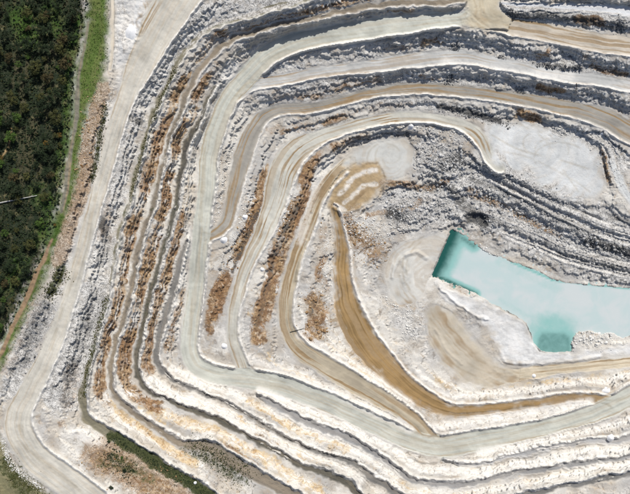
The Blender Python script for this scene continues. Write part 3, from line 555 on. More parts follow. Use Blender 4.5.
def ground_mat(name, bump=0.5, grass=False):
    m = bpy.data.materials.new(name); m.use_nodes = True; nt = m.node_tree; nt.nodes.clear()
    out = nd(nt, 'ShaderNodeOutputMaterial'); bs = nd(nt, 'ShaderNodeBsdfPrincipled')
    nt.links.new(bs.outputs[0], out.inputs[0]); bs.inputs['Roughness'].default_value = 0.95
    bs.inputs['Specular IOR Level'].default_value = 0.12
    co = nd(nt, 'ShaderNodeTexCoord').outputs['Object']
    A = nd(nt, 'ShaderNodeAttribute', attribute_name='rock_mix'); B = nd(nt, 'ShaderNodeAttribute', attribute_name='soil_mix'); C = nd(nt, 'ShaderNodeAttribute', attribute_name='surface')
    sa = nd(nt, 'ShaderNodeSeparateColor'); nt.links.new(A.outputs['Color'], sa.inputs[0])
    sb = nd(nt, 'ShaderNodeSeparateColor'); nt.links.new(B.outputs['Color'], sb.inputs[0])
    och, gry, drk, grn = sa.outputs[0], sa.outputs[1], sa.outputs[2], A.outputs['Alpha']
    tan, pnk, stk, wht = sb.outputs[0], sb.outputs[1], sb.outputs[2], B.outputs['Alpha']
    yel = math_(nt, 'MULTIPLY', pnk, -1.0)
    rock = C.outputs['Alpha']
    n1 = noise_(nt, co, 0.045, 4, .6); n2 = noise_(nt, co, 0.22, 5, .68); n3 = noise_(nt, co, .95, 3, .65)
    n4 = noise_(nt, co, 0.10, 6, .72, .6)
    def bed(sx, sz, det):
        vm = nd(nt, 'ShaderNodeVectorMath', operation='MULTIPLY'); nt.links.new(co, vm.inputs[0]); vm.inputs[1].default_value = (sx, sx, sz)
        return noise_(nt, vm.outputs[0], 1.0, det, .65, .3)
    s1 = bed(.028, .42, 4); s2 = bed(.07, 1.1, 3)
    def M(a, b): return math_(nt, 'MULTIPLY', a, b)
    def Ad(a, b): return math_(nt, 'ADD', a, b)
    def ctr(x, k): return M(math_(nt, 'SUBTRACT', x, .5), k)
    c = C.outputs['Color']
    # grain: dirt specks on the rough faces, faint on the graded flats
    sp = Ad(ramp_(nt, n3, .50, .70), 0.0)
    c = mixc(nt, M(sp, Ad(M(rock, .20), .12)), c, mixc(nt, n4, (.20, .17, .14), (.33, .27, .20)))
    sm = Ad(M(s1, .6), M(s2, .4))
    c = mixc(nt, M(M(ramp_(nt, sm, .50, .62), rock), .62), c, mixc(nt, ramp_(nt, n4, .4, .6), (.25, .243, .232), (.33, .25, .165)))
    c = mixc(nt, M(M(ramp_(nt, sm, .47, .38), rock), .55), c, (.62, .60, .56))
    c = mixc(nt, M(M(ramp_(nt, s2, .60, .70), rock), .55), c, (.16, .14, .12))
    c = mixc(nt, M(M(ramp_(nt, n4, .56, .74), rock), .30), c, (.50, .37, .22))
    # grey rock beds
    gf = Ad(Ad(Ad(M(gry, 1.5), ctr(stk, 1.2)), ctr(n2, 1.3)), ctr(sm, 2.0))
    gf = M(ramp_(nt, gf, .45, 1.15), ramp_(nt, gry, .03, .3))
    c = mixc(nt, M(gf, .93), c, mixc(nt, ramp_(nt, Ad(M(n3, .55), M(n2, .45)), .40, .58), (.17, .163, .152), (.60, .585, .555)))
    # tan dust and wheel tracks
    tf = M(tan, ramp_(nt, Ad(M(stk, .95), M(n1, .25)), .50, .90))
    c = mixc(nt, tf, c, mixc(nt, n4, (.17, .115, .06), (.32, .235, .14)))
    # pinkish soil
    pf = M(ramp_(nt, Ad(pnk, ctr(n2, 1.3)), .3, .8), .88)
    c = mixc(nt, pf, c, mixc(nt, ramp_(nt, n3, .35, .65), (.15, .10, .06), mixc(nt, ramp_(nt, n4, .4, .6), (.50, .42, .33), (.32, .22, .14))))
    # white chalk heaps and berms; sunlit lower faces whitened by the same mask
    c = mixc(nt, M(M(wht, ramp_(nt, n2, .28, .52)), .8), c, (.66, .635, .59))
    yf = Ad(Ad(yel, ctr(n4, 1.8)), ctr(sm, 2.6)); yf = M(ramp_(nt, yf, .42, 1.1), ramp_(nt, yel, .05, .3))
    c = mixc(nt, M(yf, .85), c, mixc(nt, ramp_(nt, n2, .3, .6), (.33, .205, .085), (.52, .41, .25)))
    # ochre and rust
    of = Ad(Ad(Ad(och, ctr(n4, 1.1)), ctr(n2, .5)), ctr(sm, 4.2))
    of = M(ramp_(nt, of, .26, .95), ramp_(nt, och, .05, .45))
    oc = mixc(nt, ramp_(nt, n2, .33, .66), (.10, .047, .017), mixc(nt, ramp_(nt, n1, .4, .6), (.28, .145, .052), (.37, .235, .105)))
    oc = mixc(nt, M(ramp_(nt, n3, .50, .64), .75), oc, (.075, .047, .027))
    oc = mixc(nt, M(ramp_(nt, Ad(M(sm, .6), M(n2, .4)), .50, .62), .8), oc, (.46, .40, .32))
    c = mixc(nt, M(of, .9), c, oc)
    # near-black rock and wet shore; also shade painted at toes and bench edges
    df = Ad(Ad(drk, ctr(n2, 1.2)), ctr(sm, 1.6)); df = M(ramp_(nt, df, .35, .9), ramp_(nt, drk, .03, .3))
    c = mixc(nt, M(df, .9), c, mixc(nt, n3, (.020, .020, .020), (.09, .088, .083)))
    # moss and grass
    gf2 = Ad(grn, ctr(n2, 1.6)); gf2 = M(ramp_(nt, gf2, .40, .9), ramp_(nt, grn, .03, .3))
    c = mixc(nt, M(gf2, .92), c, mixc(nt, n3, (.012, .022, .009), (.07, .082, .026)))
    if grass:
        c = mixc(nt, M(ramp_(nt, n4, .54, .70), .75), c, mixc(nt, n3, (.20, .17, .09), (.08, .075, .035)))
    nt.links.new(c, bs.inputs['Base Color'])
    bp = nd(nt, 'ShaderNodeBump'); bp.inputs['Strength'].default_value = bump; bp.inputs['Distance'].default_value = 1.0
    nt.links.new(Ad(Ad(M(n3, .7), M(n2, 1.0)), M(stk, .4)), bp.inputs['Height']); nt.links.new(bp.outputs[0], bs.inputs['Normal'])
    return m
MAT_ROCK = ground_mat('chalk_rock', bump=.4)
MAT_ROAD = ground_mat('graded_road', bump=.15)
MAT_BENCH = ground_mat('bench_gravel', bump=.5)
MAT_SOIL = ground_mat('grassy_soil', bump=.6, grass=True)

# ------------------------------------------------------------------ terrain objects: one for each flat and each face
nvx, nux = UU.shape
idx = np.arange(nvx*nux, dtype=np.int64).reshape(nvx, nux)
qa, qb, qc, qd = idx[1:, :-1], idx[1:, 1:], idx[:-1, 1:], idx[:-1, :-1]
COORD = np.stack([PXw, PYw, PZw], -1).reshape(-1, 3).astype(np.float32)
AA = ATT_A.reshape(-1, 4); AB = ATT_B.reshape(-1, 4); AC = ATT_C.reshape(-1, 4)
def terrain(name, label, mask, mat, smooth=True):
    if mask.sum() < 40: return None
    Q = np.stack([qa[mask], qb[mask], qc[mask], qd[mask]], -1)
    uq, inv = np.unique(Q, return_inverse=True); inv = inv.reshape(-1).astype(np.int32)
    me = bpy.data.meshes.new(name); n = len(Q)
    me.vertices.add(len(uq)); me.vertices.foreach_set('co', COORD[uq].ravel())
    me.loops.add(n*4); me.loops.foreach_set('vertex_index', inv)
    me.polygons.add(n); me.polygons.foreach_set('loop_start', np.arange(0, n*4, 4, dtype=np.int32))
    me.update(calc_edges=True)
    if smooth: me.polygons.foreach_set('use_smooth', np.ones(n, bool))
    for nm, arr in (('rock_mix', AA), ('soil_mix', AB), ('surface', AC)):
        a = me.attributes.new(nm, 'FLOAT_COLOR', 'POINT'); a.data.foreach_set('color', arr[uq].ravel())
    me.materials.append(mat)
    o = bpy.data.objects.new(name, me); COL.objects.link(o)
    o['kind'] = 'structure'; o['label'] = label
    return o

for k, f in enumerate(FL):
    gr = f['name'] in ('grass_verge', 'roadside_verge', 'forest_floor')
    mat = MAT_SOIL if gr else MAT_ROAD if f['road'] else MAT_BENCH
    terrain(f['name'], f['label'], LAB == k, mat)
for k in np.unique(hi_k[LAB < 0]):
    f = FL[k]
    nm, lb = ('earth_bank', 'rough earth bank beside the '+f['label']) if f['name'] in ('forest_floor', 'grass_verge', 'roadside_verge') else ('rock_face', 'rock face dropping from the '+f['label'])
    terrain(nm, ' '.join(lb.split()[:16]), (LAB < 0) & (hi_k == k), MAT_ROCK, smooth=True)

# ------------------------------------------------------------------ pond
def water():
    m = bpy.data.materials.new('milky_water'); m.use_nodes = True; nt = m.node_tree
    bs = nt.nodes['Principled BSDF']; co = nd(nt, 'ShaderNodeTexCoord').outputs['Object']
    at = nd(nt, 'ShaderNodeAttribute', attribute_name='clear'); 
    n1 = noise_(nt, co, .035, 5, .6, .5); n2 = noise_(nt, co, .12, 4, .6, .3)
    milk = mixc(nt, ramp_(nt, n1, .38, .62), (.395, .475, .47), (.455, .49, .487))
    f = math_(nt, 'ADD', at.outputs['Fac'], math_(nt, 'MULTIPLY', math_(nt, 'SUBTRACT', n2, .5), .26))
    c = mixc(nt, ramp_(nt, f, .10, .50), milk, (.22, .40, .375))
    c = mixc(nt, ramp_(nt, f, .45, 1.0), c, (.015, .075, .065))
    nt.links.new(c, bs.inputs['Base Color']); bs.inputs['Roughness'].default_value = .18; bs.inputs['IOR'].default_value = 1.33
    bs.inputs['Specular IOR Level'].default_value = .22
    bp = nd(nt, 'ShaderNodeBump'); bp.inputs['Strength'].default_value = .06; nt.links.new(noise_(nt, co, .8, 3), bp.inputs['Height']); nt.links.new(bp.outputs[0], bs.inputs['Normal'])
    u = np.arange(424, 761, 2.0); v = np.arange(222, 360, 2.0); A, Bv = np.meshgrid(u, v); z = -91.8; kp = (H-z)/H
    co_ = np.stack([(A-315)*kp, -(Bv-247)*kp, np.full_like(A, z)], -1).reshape(-1, 3)
    ins = samp(PSD, A, Bv) < 4
    n = A.shape[1]; ii = np.arange(A.size).reshape(A.shape)
    ok = ins[:-1, :-1] | ins[1:, :-1] | ins[:-1, 1:] | ins[1:, 1:]
    Q = np.stack([ii[1:, :-1][ok], ii[1:, 1:][ok], ii[:-1, 1:][ok], ii[:-1, :-1][ok]], -1)
    me = bpy.data.meshes.new('pond_water'); me.from_pydata(co_.tolist(), [], Q.tolist()); me.update()
    def seg(x0, y0, x1, y1):
        dx, dy = x1-x0, y1-y0; t = np.clip(((A-x0)*dx+(Bv-y0)*dy)/(dx*dx+dy*dy), 0, 1); return np.hypot(A-x0-t*dx, Bv-y0-t*dy)
    cl = np.maximum.reduce([np.clip(1.15-seg(452, 231, 432, 274)/21, 0, 1), np.clip(1.0-seg(452, 231, 474, 246)/11, 0, 1)*.8, np.clip(.95-seg(436, 276, 476, 294)/8, 0, 1),
        np.clip(1.5-((np.abs(A-554)/20)**4+(np.abs(Bv-349)/19)**4)**(1/4)*1.05, 0, .70), np.clip(.7-seg(512, 262, 552, 279)/4, 0, 1), np.clip(.65-seg(552, 280, 634, 289)/4, 0, 1),
        np.clip(.62-np.hypot((A-552)/1.7, Bv-328)/40, 0, .42), np.clip(.35-seg(500, 262, 560, 290)/24, 0, .2), np.clip(.3-seg(500, 300, 530, 318)/18, 0, .2)])
    a = me.attributes.new('clear', 'FLOAT', 'POINT'); a.data.foreach_set('value', cl.ravel().astype(np.float32))
    me.materials.append(m); o = bpy.data.objects.new('pond_water', me); COL.objects.link(o)
    o['kind'] = 'structure'; o['label'] = 'milky turquoise pond at the bottom of the pit'
water()

# ------------------------------------------------------------------ simple materials for things
def simple_mat(name, c0, c1, scale=1.0, rough=.9, bump=.4):
    m = bpy.data.materials.new(name); m.use_nodes = True; nt = m.node_tree; bs = nt.nodes['Principled BSDF']
    co = nd(nt, 'ShaderNodeTexCoord').outputs['Object']; info = nd(nt, 'ShaderNodeObjectInfo').outputs['Random']
    n = noise_(nt, co, scale, 4, .65); c = mixc(nt, ramp_(nt, n, .3, .7), c0, c1)
    c = mixc(nt, math_(nt, 'MULTIPLY', info, .35), c, np.array(c0)*.75)
    nt.links.new(c, bs.inputs['Base Color']); bs.inputs['Roughness'].default_value = rough; bs.inputs['Specular IOR Level'].default_value = .15
    bp = nd(nt, 'ShaderNodeBump'); bp.inputs['Strength'].default_value = bump; nt.links.new(n, bp.inputs['Height']); nt.links.new(bp.outputs[0], bs.inputs['Normal'])
    return m
def tag(o, label, cat, group=None):
    o['label'] = label; o['category'] = cat
    if group: o['group'] = group
def mesh_obj(name, verts, faces, mat, parent=None, smooth=False):
    me = bpy.data.meshes.new(name); me.from_pydata([tuple(map(float, p)) for p in verts], [], [tuple(map(int, q)) for q in faces]); me.update()
    if smooth: me.polygons.foreach_set('use_smooth', np.ones(len(me.polygons), bool))
    me.materials.append(mat); o = bpy.data.objects.new(name, me)
    COL.objects.link(o)
    if parent: o.parent = parent
    return o

# ico sphere base
def ico(sub):
    t = (1+5**.5)/2
    V = [(-1,t,0),(1,t,0),(-1,-t,0),(1,-t,0),(0,-1,t),(0,1,t),(0,-1,-t),(0,1,-t),(t,0,-1),(t,0,1),(-t,0,-1),(-t,0,1)]
    F = [(0,11,5),(0,5,1),(0,1,7),(0,7,10),(0,10,11),(1,5,9),(5,11,4),(11,10,2),(10,7,6),(7,1,8),(3,9,4),(3,4,2),(3,2,6),(3,6,8),(3,8,9),(4,9,5),(2,4,11),(6,2,10),(8,6,7),(9,8,1)]
    V = [np.array(v)/np.linalg.norm(v) for v in V]
    for _ in range(sub):
        c = {}; NF_ = []
        def mid(a, b):
            k = (min(a, b), max(a, b))
            if k not in c:
                p = V[a]+V[b]; V.append(p/np.linalg.norm(p)); c[k] = len(V)-1
            return c[k]
        for a, b, d in F:
            x, y, z = mid(a, b), mid(b, d), mid(d, a); NF_ += [(a,x,z),(b,y,x),(d,z,y),(x,y,z)]
        F = NF_
    return np.array(V), np.array(F)
IV0, IF0 = ico(0); IV1, IF1 = ico(1); IV2, IF2 = ico(2)

# ------------------------------------------------------------------ loose rubble, too small to pick apart
def rubble(name, label, n, sample, size, mat):
    u, v = sample(n*2); ok = (u > -4) & (u < 634) & (v > -4) & (v < 498); u, v = u[ok][:n], v[ok][:n]; n = len(u)
    S = np.minimum(size[0]*np.exp(RNG.exponential(size[1], n)), size[2])
    z = zat(u, v)+S*.15; kk = (H-z)/H; pos = np.stack([(u-315)*kk, -(v-247)*kk, z], -1)
    L = IV0[None]*RNG.uniform(.72, 1.2, (n, 12, 1))*(S[:, None]*RNG.uniform(.6, 1.25, (n, 3))*np.array([1, 1, .75]))[:, None, :]
    a = RNG.uniform(0, 6.28, n)[:, None]; ca, sa = np.cos(a), np.sin(a)
    out = (np.stack([L[..., 0]*ca-L[..., 1]*sa, L[..., 0]*sa+L[..., 1]*ca, L[..., 2]], -1)+pos[:, None, :]).astype(np.float32)
    F = (IF0[None]+(np.arange(n)*12)[:, None, None]).reshape(-1, 3).astype(np.int32)
    me = bpy.data.meshes.new(name); me.vertices.add(n*12); me.vertices.foreach_set('co', out.ravel())
    me.loops.add(F.size); me.loops.foreach_set('vertex_index', F.ravel()); me.polygons.add(len(F)); me.polygons.foreach_set('loop_start', np.arange(0, F.size, 3, dtype=np.int32))
    me.update(calc_edges=True); me.materials.append(mat)
    o = bpy.data.objects.new(name, me); COL.objects.link(o); o['kind'] = 'stuff'; o['label'] = label
    return o
def near(pts, w):
    P = spline([list(p)+[0] for p in pts], 3.0) if len(pts) > 1 else np.array([[pts[0][0], pts[0][1], 0]])
    def s(n):
        i = RNG.integers(0, len(P), n); return P[i, 0]+RNG.normal(0, w*.5, n), P[i, 1]+RNG.normal(0, w*.5, n)
    return s
def several(*ss):
    def s(n):
        R = [q(n//len(ss)+1) for q in ss]; u = np.concatenate([r[0] for r in R]); v = np.concatenate([r[1] for r in R]); p = RNG.permutation(len(u)); return u[p], v[p]
    return s
def reject(s, sdmin=0.2):
    def r(n):
        u, v = s(n*4); ok = (samp(RSD, u, v) > sdmin) & (samp(PSD, u, v) > 0); return u[ok][:n], v[ok][:n]
    return r
M_GREY = simple_mat('grey_stone', (.24, .235, .225), (.62, .61, .59), 0.12)
M_WHITE = simple_mat('white_stone', (.52, .50, .46), (.76, .75, .72), 0.15)
M_OCHRE = simple_mat('ochre_stone', (.17, .09, .035), (.45, .33, .20), 0.1)
M_DARK = simple_mat('dark_stone', (.05, .052, .055), (.18, .18, .18), 0.15)
rubble('grey_rubble', 'speckled grey broken stone on the slopes above the pond', 11000,
   reject(several(near([(425,150),(440,160),(455,170)], 20), near([(395,205),(420,208),(450,205)], 20), near([(470,182),(520,205),(560,226),(630,250)], 22), near([(490,205),(540,235),(600,262)], 22), near([(470,165),(500,178),(560,205)], 10))), (.32, .42, 2.1), M_GREY)
rubble('dark_rubble', 'dark broken stone at the foot of the upper faces', 5000,
   reject(several(near([(535,66),(560,70),(580,68)], 5), near([(440,108),(480,116),(510,124)], 6), near([(455,48),(500,60)], 5), near([(450,80),(520,92)], 6), near([(476,217),(486,221)], 10), near([(444,166),(458,160)], 9), near([(590,243),(630,254)], 8), near([(395,212),(400,216)], 8), near([(510,14),(620,26)], 8), near([(48,300),(38,325),(20,365)], 14), near([(96,300),(86,330),(72,370)], 14)), -1.5), (.3, .3, 1.3), M_DARK)
rubble('white_rubble', 'loose white chalk lumps along the bench edges', 9000,
   reject(several(near([(576,338),(590,338),(610,338)], 9), near([(576,338),(590,340),(610,338)], 9), near([(484,251),(496,257)], 6), near([(340,222),(365,228),(384,238)], 16), near([(340,222),(365,228),(384,238)], 14), near([(326,235),(325,290),(335,310)], 9), near([(385,300),(405,315),(420,320)], 14), near([(400,262),(412,270)], 8), near([(395,300),(410,330),(400,340)], 14), near([(228,150),(220,190),(216,220)], 8), near([(390,230),(405,225),(415,222)], 9), near([(290,190),(284,215),(270,240)], 6), near([(250,180),(245,215),(225,262)], 6),
    near([(380,128),(430,128),(470,140),(486,160)], 4), near([(600,140),(612,165),(622,195)], 12), near([(560,130),(595,142)], 8), near([(2,440),(12,465),(40,488)], 4)), .6), (.3, .3, 1.1), M_WHITE)
rubble('ochre_rubble', 'rusty loose stones below the ochre faces', 2600,
   reject(several(near([(266,180),(258,205),(240,250),(216,300)], 11), near([(315,300),(316,330)], 14), near([(345,225),(362,245),(372,256)], 16), near([(345,222),(365,240),(384,252)], 16), near([(95,100),(85,150),(80,185)], 10), near([(100,460),(160,488)], 24))), (.3, .35, 1.3), M_OCHRE)

# ------------------------------------------------------------------ boulders one can pick out
def boulder_mesh(seed, flat=.75):
    r = np.random.default_rng(seed); V = IV2.copy()
    for _ in range(9):                               # knock flat facets off a ball
        n = r.normal(size=3); n /= np.linalg.norm(n); d = r.uniform(.55, .85); t = V@n
        V = V-np.outer(np.maximum(t-d, 0), n)*.9
    V = V*(1+r.normal(0, .025, (len(V), 1)))*np.array([1, r.uniform(.7, 1), flat])
    return V
def mk_boulder_data(name, seed, mat):
    me = bpy.data.meshes.new(name); me.from_pydata(boulder_mesh(seed).tolist(), [], IF2.tolist()); me.update(); me.materials.append(mat); return me
BD = {k: [mk_boulder_data('boulder', s*7+q, m) for s in range(4)] for q, (k, m) in enumerate((('white', M_WHITE), ('grey', M_GREY), ('ochre', M_OCHRE), ('dark', M_DARK)))}
def boulder(u, v, r, kind, label, group):
    o = bpy.data.objects.new('boulder', BD[kind][random.randrange(4)]); COL.objects.link(o)
    o.location = place(u, v, r*.35); o.scale = (r, r*random.uniform(.8, 1.1), r*random.uniform(.8, 1.05)); o.rotation_euler = (random.uniform(-.3, .3), random.uniform(-.3, .3), random.uniform(0, 6.28))
    tag(o, label, 'boulder', group); return o
SPOTS = [
 ('white', 40, reject(near([(577,338),(590,339),(608,338)], 8)), 1.0, 2.0, 'white boulder in the heap at the pond edge', 'boulders at the pond edge'),
 ('grey', 30, reject(near([(425,150),(440,160),(455,170)], 18)), 1.2, 2.2, 'grey boulder in the round gravel pile at the pit centre', 'boulders of the gravel pile'),
 ('grey', 40, reject(near([(480,190),(530,215),(600,245)], 20)), 1.2, 2.3, 'grey boulder on the long rubble slope above the pond', 'boulders on the rubble slope'),
 ('dark', 18, reject(near([(545,66),(560,69),(580,68)], 4), -1), 1.2, 2.2, 'dark boulder fallen below the curved top right face', 'boulders below the top right face'),
 ('white', 24, reject(near([(385,128),(430,128),(462,136)], 3), .3), .8, 1.4, 'white block on the rim above the gravel pile', 'blocks on the rim'),
 ('ochre', 22, reject(near([(312,300),(318,330)], 12), .3), 1.2, 2.4, 'rusty brown block in the knobbly outcrop beside the tan road', 'blocks of the outcrop'),
 ('white', 18, reject(near([(395,300),(412,325)], 10), .3), .8, 1.5, 'white block in the loose heap on the pit floor', 'blocks on the pit floor'),
]
for kind, n, s, r0, r1, lb, g in SPOTS:
    uu, vv = s(n)
    for u, v in zip(uu, vv):
        r_ = random.uniform(r0, r1); mid = float(np.median(uu)); sz = 'large ' if r_ > r0+.75*(r1-r0) else 'small ' if r_ < r0+.3*(r1-r0) else ''
        boulder(float(u), float(v), r_, kind, sz+lb+(', left half' if u < mid else ', right half'), g)

# ------------------------------------------------------------------ white dumped heaps
def heap(u, v, r, h, label, mat=None, stretch=1.0, ang=0.0):
    r *= .8; h *= .75
    V = []; F = []; nr, na = 9, 28; sd = int(u*7+v)
    for i in range(nr+1):
        t = i/nr
        for j in range(na):
            a = 2*math.pi*j/na; nz = (float(vnoise(np.array([math.cos(a)*1.3*t+sd]), np.array([math.sin(a)*1.3*t+sd*.3]), 3)[0])-.5)*1.2+(random.random()-.5)*.3
            rr = r*t*(1+nz*.28)
            x, y = rr*math.cos(a)*stretch, rr*math.sin(a)
            V.append((x*math.cos(ang)-y*math.sin(ang), x*math.sin(ang)+y*math.cos(ang), h*(.5+.5*math.cos(math.pi*min(t, 1)))**.9*(1+nz*.15)-t**4*1.0))
    for i in range(nr):
        for j in range(na):
            a, b = i*na+j, i*na+(j+1) % na
            F.append((a, b, b+na, a+na)[::-1])
    o = mesh_obj('stockpile', V, F, mat or M_PILE, smooth=True); o.location = place(u, v, -.1)
    tag(o, label, 'stockpile', 'white dumped heaps'); return o
M_PILE = simple_mat('white_chalk_heap', (.66, .66, .66), (.80, .80, .80), .35, bump=.5)
for a in [
 (223.5,240,6,4.0,'white heap beside the hairpin of the brown streaked road'),
 (244.5,217,4.5,3.4,'small white heap at the head of the ochre strip'),
 (262,269.5,4,3.0,'small white heap beside the cream bench road'),
 (224,346,5,3.4,'white heap in the corner between haul road and cream road'),
 (411,126,5,3.8,'round white heap on the rim above the gravel pile'),
 (602,133,4.2,3.0,'white heap above the rusty outcrops at the right'),
 (611,438,5,3.2,'white heap on the lowest outer bench at the right'),
 (534,376,4,2.6,'grey white heap beside the pit floor road'),
 (195,483,3,2.2,'small white heap beside the dark green ditch'),
]: heap(*a)
heap(131,32,9,3.2,'large white spoil heap at the top of the perimeter road',stretch=1.4,ang=1.2)
heap(606,391,5,2.0,'low white heap where the brown ramp meets the haul road',stretch=1.5)

# ------------------------------------------------------------------ trees
def leaf_mat(name, c0, c1):
    m = bpy.data.materials.new(name); m.use_nodes = True; nt = m.node_tree; bs = nt.nodes['Principled BSDF']
    co = nd(nt, 'ShaderNodeTexCoord').outputs['Object']; info = nd(nt, 'ShaderNodeObjectInfo').outputs['Random']
    c = mixc(nt, ramp_(nt, noise_(nt, co, .5, 3), .35, .65), c0, c1); c = mixc(nt, math_(nt, 'MULTIPLY', info, .5), c, np.array(c0)*.6)
    nt.links.new(c, bs.inputs['Base Color']); bs.inputs['Roughness'].default_value = .8; bs.inputs['Specular IOR Level'].default_value = .2
    return m
M_BARK = simple_mat('bark', (.05, .04, .03), (.13, .11, .09), 2.0)
LEAF = {'dark': leaf_mat('dark_leaves', (.010, .019, .008), (.032, .048, .018)), 'olive': leaf_mat('olive_leaves', (.034, .040, .011), (.10, .098, .03)),
        'brown': leaf_mat('brown_leaves', (.045, .038, .014), (.11, .085, .036)), 'gold': leaf_mat('golden_leaves', (.09, .06, .012), (.20, .125, .03)), 'bright': leaf_mat('green_leaves', (.035, .07, .012), (.085, .14, .025))}
def tube(path, rad, sides=6):
    V = []; F = []
    for i, p in enumerate(path):
        p = Vector(p); d = (Vector(path[min(i+1, len(path)-1)])-Vector(path[max(i-1, 0)])).normalized()
        x = d.orthogonal().normalized(); y = d.cross(x)
        for j in range(sides):
            a = 2*math.pi*j/sides; V.append(p+(x*math.cos(a)+y*math.sin(a))*rad[i])
        if i:
            for j in range(sides): b0 = (i-1)*sides; F.append((b0+j, b0+(j+1) % sides, b0+sides+(j+1) % sides, b0+sides+j))
    F.append(tuple(range(len(V)-sides, len(V)))); return V, F
def join(parts):
    V = []; F = []
    for v, f in parts:
        n = len(V); V += [tuple(p) for p in v]; F += [tuple(i+n for i in q) for q in f]
    return V, F
def crown_leaves(clumps, n, size, r):
    V = []; F = []
    for _ in range(n):
        c, rad = clumps[r.integers(0, len(clumps))]
        d = r.normal(size=3); d /= np.linalg.norm(d); p = np.array(c)+d*rad*np.array([1, 1, .7])*r.uniform(.45, 1.08)
        nrm_ = d*.8+r.normal(size=3)*.38+np.array([0, 0, .45]); nrm_ /= np.linalg.norm(nrm_)
        x = np.cross(nrm_, r.normal(size=3)); x /= np.linalg.norm(x); y = np.cross(nrm_, x); s = size*r.uniform(.55, 1.3)
        b = len(V); V += [p-x*s*.6, p+y*s*.35+nrm_*s*.12, p+x*s*.6, p-y*s*.35+nrm_*s*.12]; F.append((b, b+1, b+2, b+3))
    return V, F
def make_tree(seed, kind, h, rad, nleaf):
    r = np.random.default_rng(seed); root = bpy.data.objects.new('tree', None); COL.objects.link(root)
    top = (r.uniform(-.6, .6), r.uniform(-.6, .6), h*.72)
    parts = [tube([(0, 0, -.6), (top[0]*.2, top[1]*.3, h*.25), (top[0]*.6, top[1]*.5, h*.5), top], [.34, .26, .18, .06])]; cl = []
    nl = r.integers(6, 10)
    for i in range(nl):
        a = i*2.4+r.uniform(-.4, .4); rr = rad*r.uniform(.45, .85); zz = h*r.uniform(.55, .92); st = h*r.uniform(.3, .5)
        e = (math.cos(a)*rr, math.sin(a)*rr, zz); parts.append(tube([(top[0]*.4, top[1]*.4, st), (e[0]*.5, e[1]*.5, (st+zz)*.52), e], [.13, .09, .03], 5))
        cl.append((e, rad*r.uniform(.26, .48)))
    cl.append(((top[0], top[1], h*.88), rad*.42))
    V, F = join(parts); mesh_obj('trunk', V, F, M_BARK, root)
    V, F = crown_leaves(cl, nleaf, rad*.16, r); mesh_obj('crown', V, F, LEAF[kind], root)
    return root
PROTO = {k: [make_tree(100+i*13+q*31, k, h, rd, 850) for i, (h, rd) in enumerate(((9, 4.6), (11, 5.4), (7, 3.6)))] for q, k in enumerate(('dark', 'olive', 'brown', 'gold', 'bright'))}
used = set()
def copy_tree(k, i, u, v, s, label, group):
    src = PROTO[k][i]
    if (k, i) not in used: used.add((k, i)); o = src
    else:
        o = src.copy(); COL.objects.link(o)
        for ch in src.children:
            c = ch.copy(); COL.objects.link(c); c.parent = o
    o.location = place(u, v, -.1); o.rotation_euler = (0, 0, random.uniform(0, 6.28)); o.scale = (s, s, s*random.uniform(.8, 1.1))
    tag(o, label, 'tree', group); return o
# trees with a look of their own
for (u, v, k, s, lb) in [
 (70,66,'brown',1.35,'large olive brown tree at the forest edge near the top'), (12,60,'brown',1.2,'brown crowned tree near the upper left frame edge'),
 (61,136,'gold',.8,'golden orange tree beside the grass strip'), (48,146,'gold',.85,'yellow orange tree in the dark clearing'),
 (3,159,'gold',.6,'small golden tree beside the thin tan trail'), (18,172,'bright',.9,'yellow green tree below the thin tan trail'),
 (53,176,'brown',1.1,'brown tree left of the pale grey track'), (38,71,'olive',1.25,'round olive tree in the middle of the upper forest'),
 (48,16,'brown',.9,'brown tree in the topmost part of the forest'), (30,30,'brown',.8,'small brown tree beside the upper green clearing'),
 (62,44,'brown',.95,'rusty tree between the two upper brown trees'), (75,20,'brown',.85,'brown tree beside the top of the grass strip'),
 (56,225,'gold',.45,'small pale orange bush in the green grass'), (52,93,'olive',1.0,'olive tree near the pale grey track bend')]:
    copy_tree(k, random.randrange(3), u, v, s, lb, 'forest trees')
fin = inside([(-70,-60),(74,-60),(80,0),(76,40),(68,75),(66,110),(62,140),(58,170),(52,200),(44,232),(34,256),(22,282),(12,302),(0,330),(-70,400)])
taken = []; tries = 0
while len(taken) < 200 and tries < 9000:
    tries += 1; u = random.uniform(-40, 84); v = random.uniform(-40, 345)
    if not fin[int(v)-V0, int(u)-U0]: continue
    dens = float(fbm(np.array([u]), np.array([v]), 40, 3, 91)[0])
    if 20 < u < 50 and 115 < v < 195 and random.random() < .75: continue
    if 8 < u < 30 and 0 < v < 40 and random.random() < .5: continue
    if 28 < u < 62 and 205 < v < 260 and random.random() < .8: continue
    dmin = 5.0+5.5*(1-dens)
    if any((u-a)**2+(v-b)**2 < dmin*dmin for a, b in taken): continue
    taken.append((u, v)); x = random.random()
    k = 'dark' if x < .60 else 'olive' if x < .86 else 'brown' if x < .90 else 'bright'
    sc_ = random.choice((.6, .75, .9, 1.1, 1.35)); size = 'small' if sc_ < .7 else 'mid sized' if sc_ < 1 else 'broad'
    rown = 'near the top of the picture' if v < 40 else 'level with the large brown trees' if v < 85 else 'above the thin tan trail' if v < 128 else 'around the thin tan trail' if v < 180 else 'near the fallen trunk' if v < 228 else 'above the reddish track'
    coln = 'by the left frame edge' if u < 20 else 'at the forest edge' if not fin[int(v)-V0, int(u+13)-U0] else 'amid the forest'
    desc = {'dark': 'dark green tree', 'olive': 'olive tree', 'brown': 'brownish tree', 'bright': 'fresh green tree'}[k]
    copy_tree(k, random.randrange(3), u, v, sc_, f'{size} {desc} {coln} {rown}', 'forest trees')
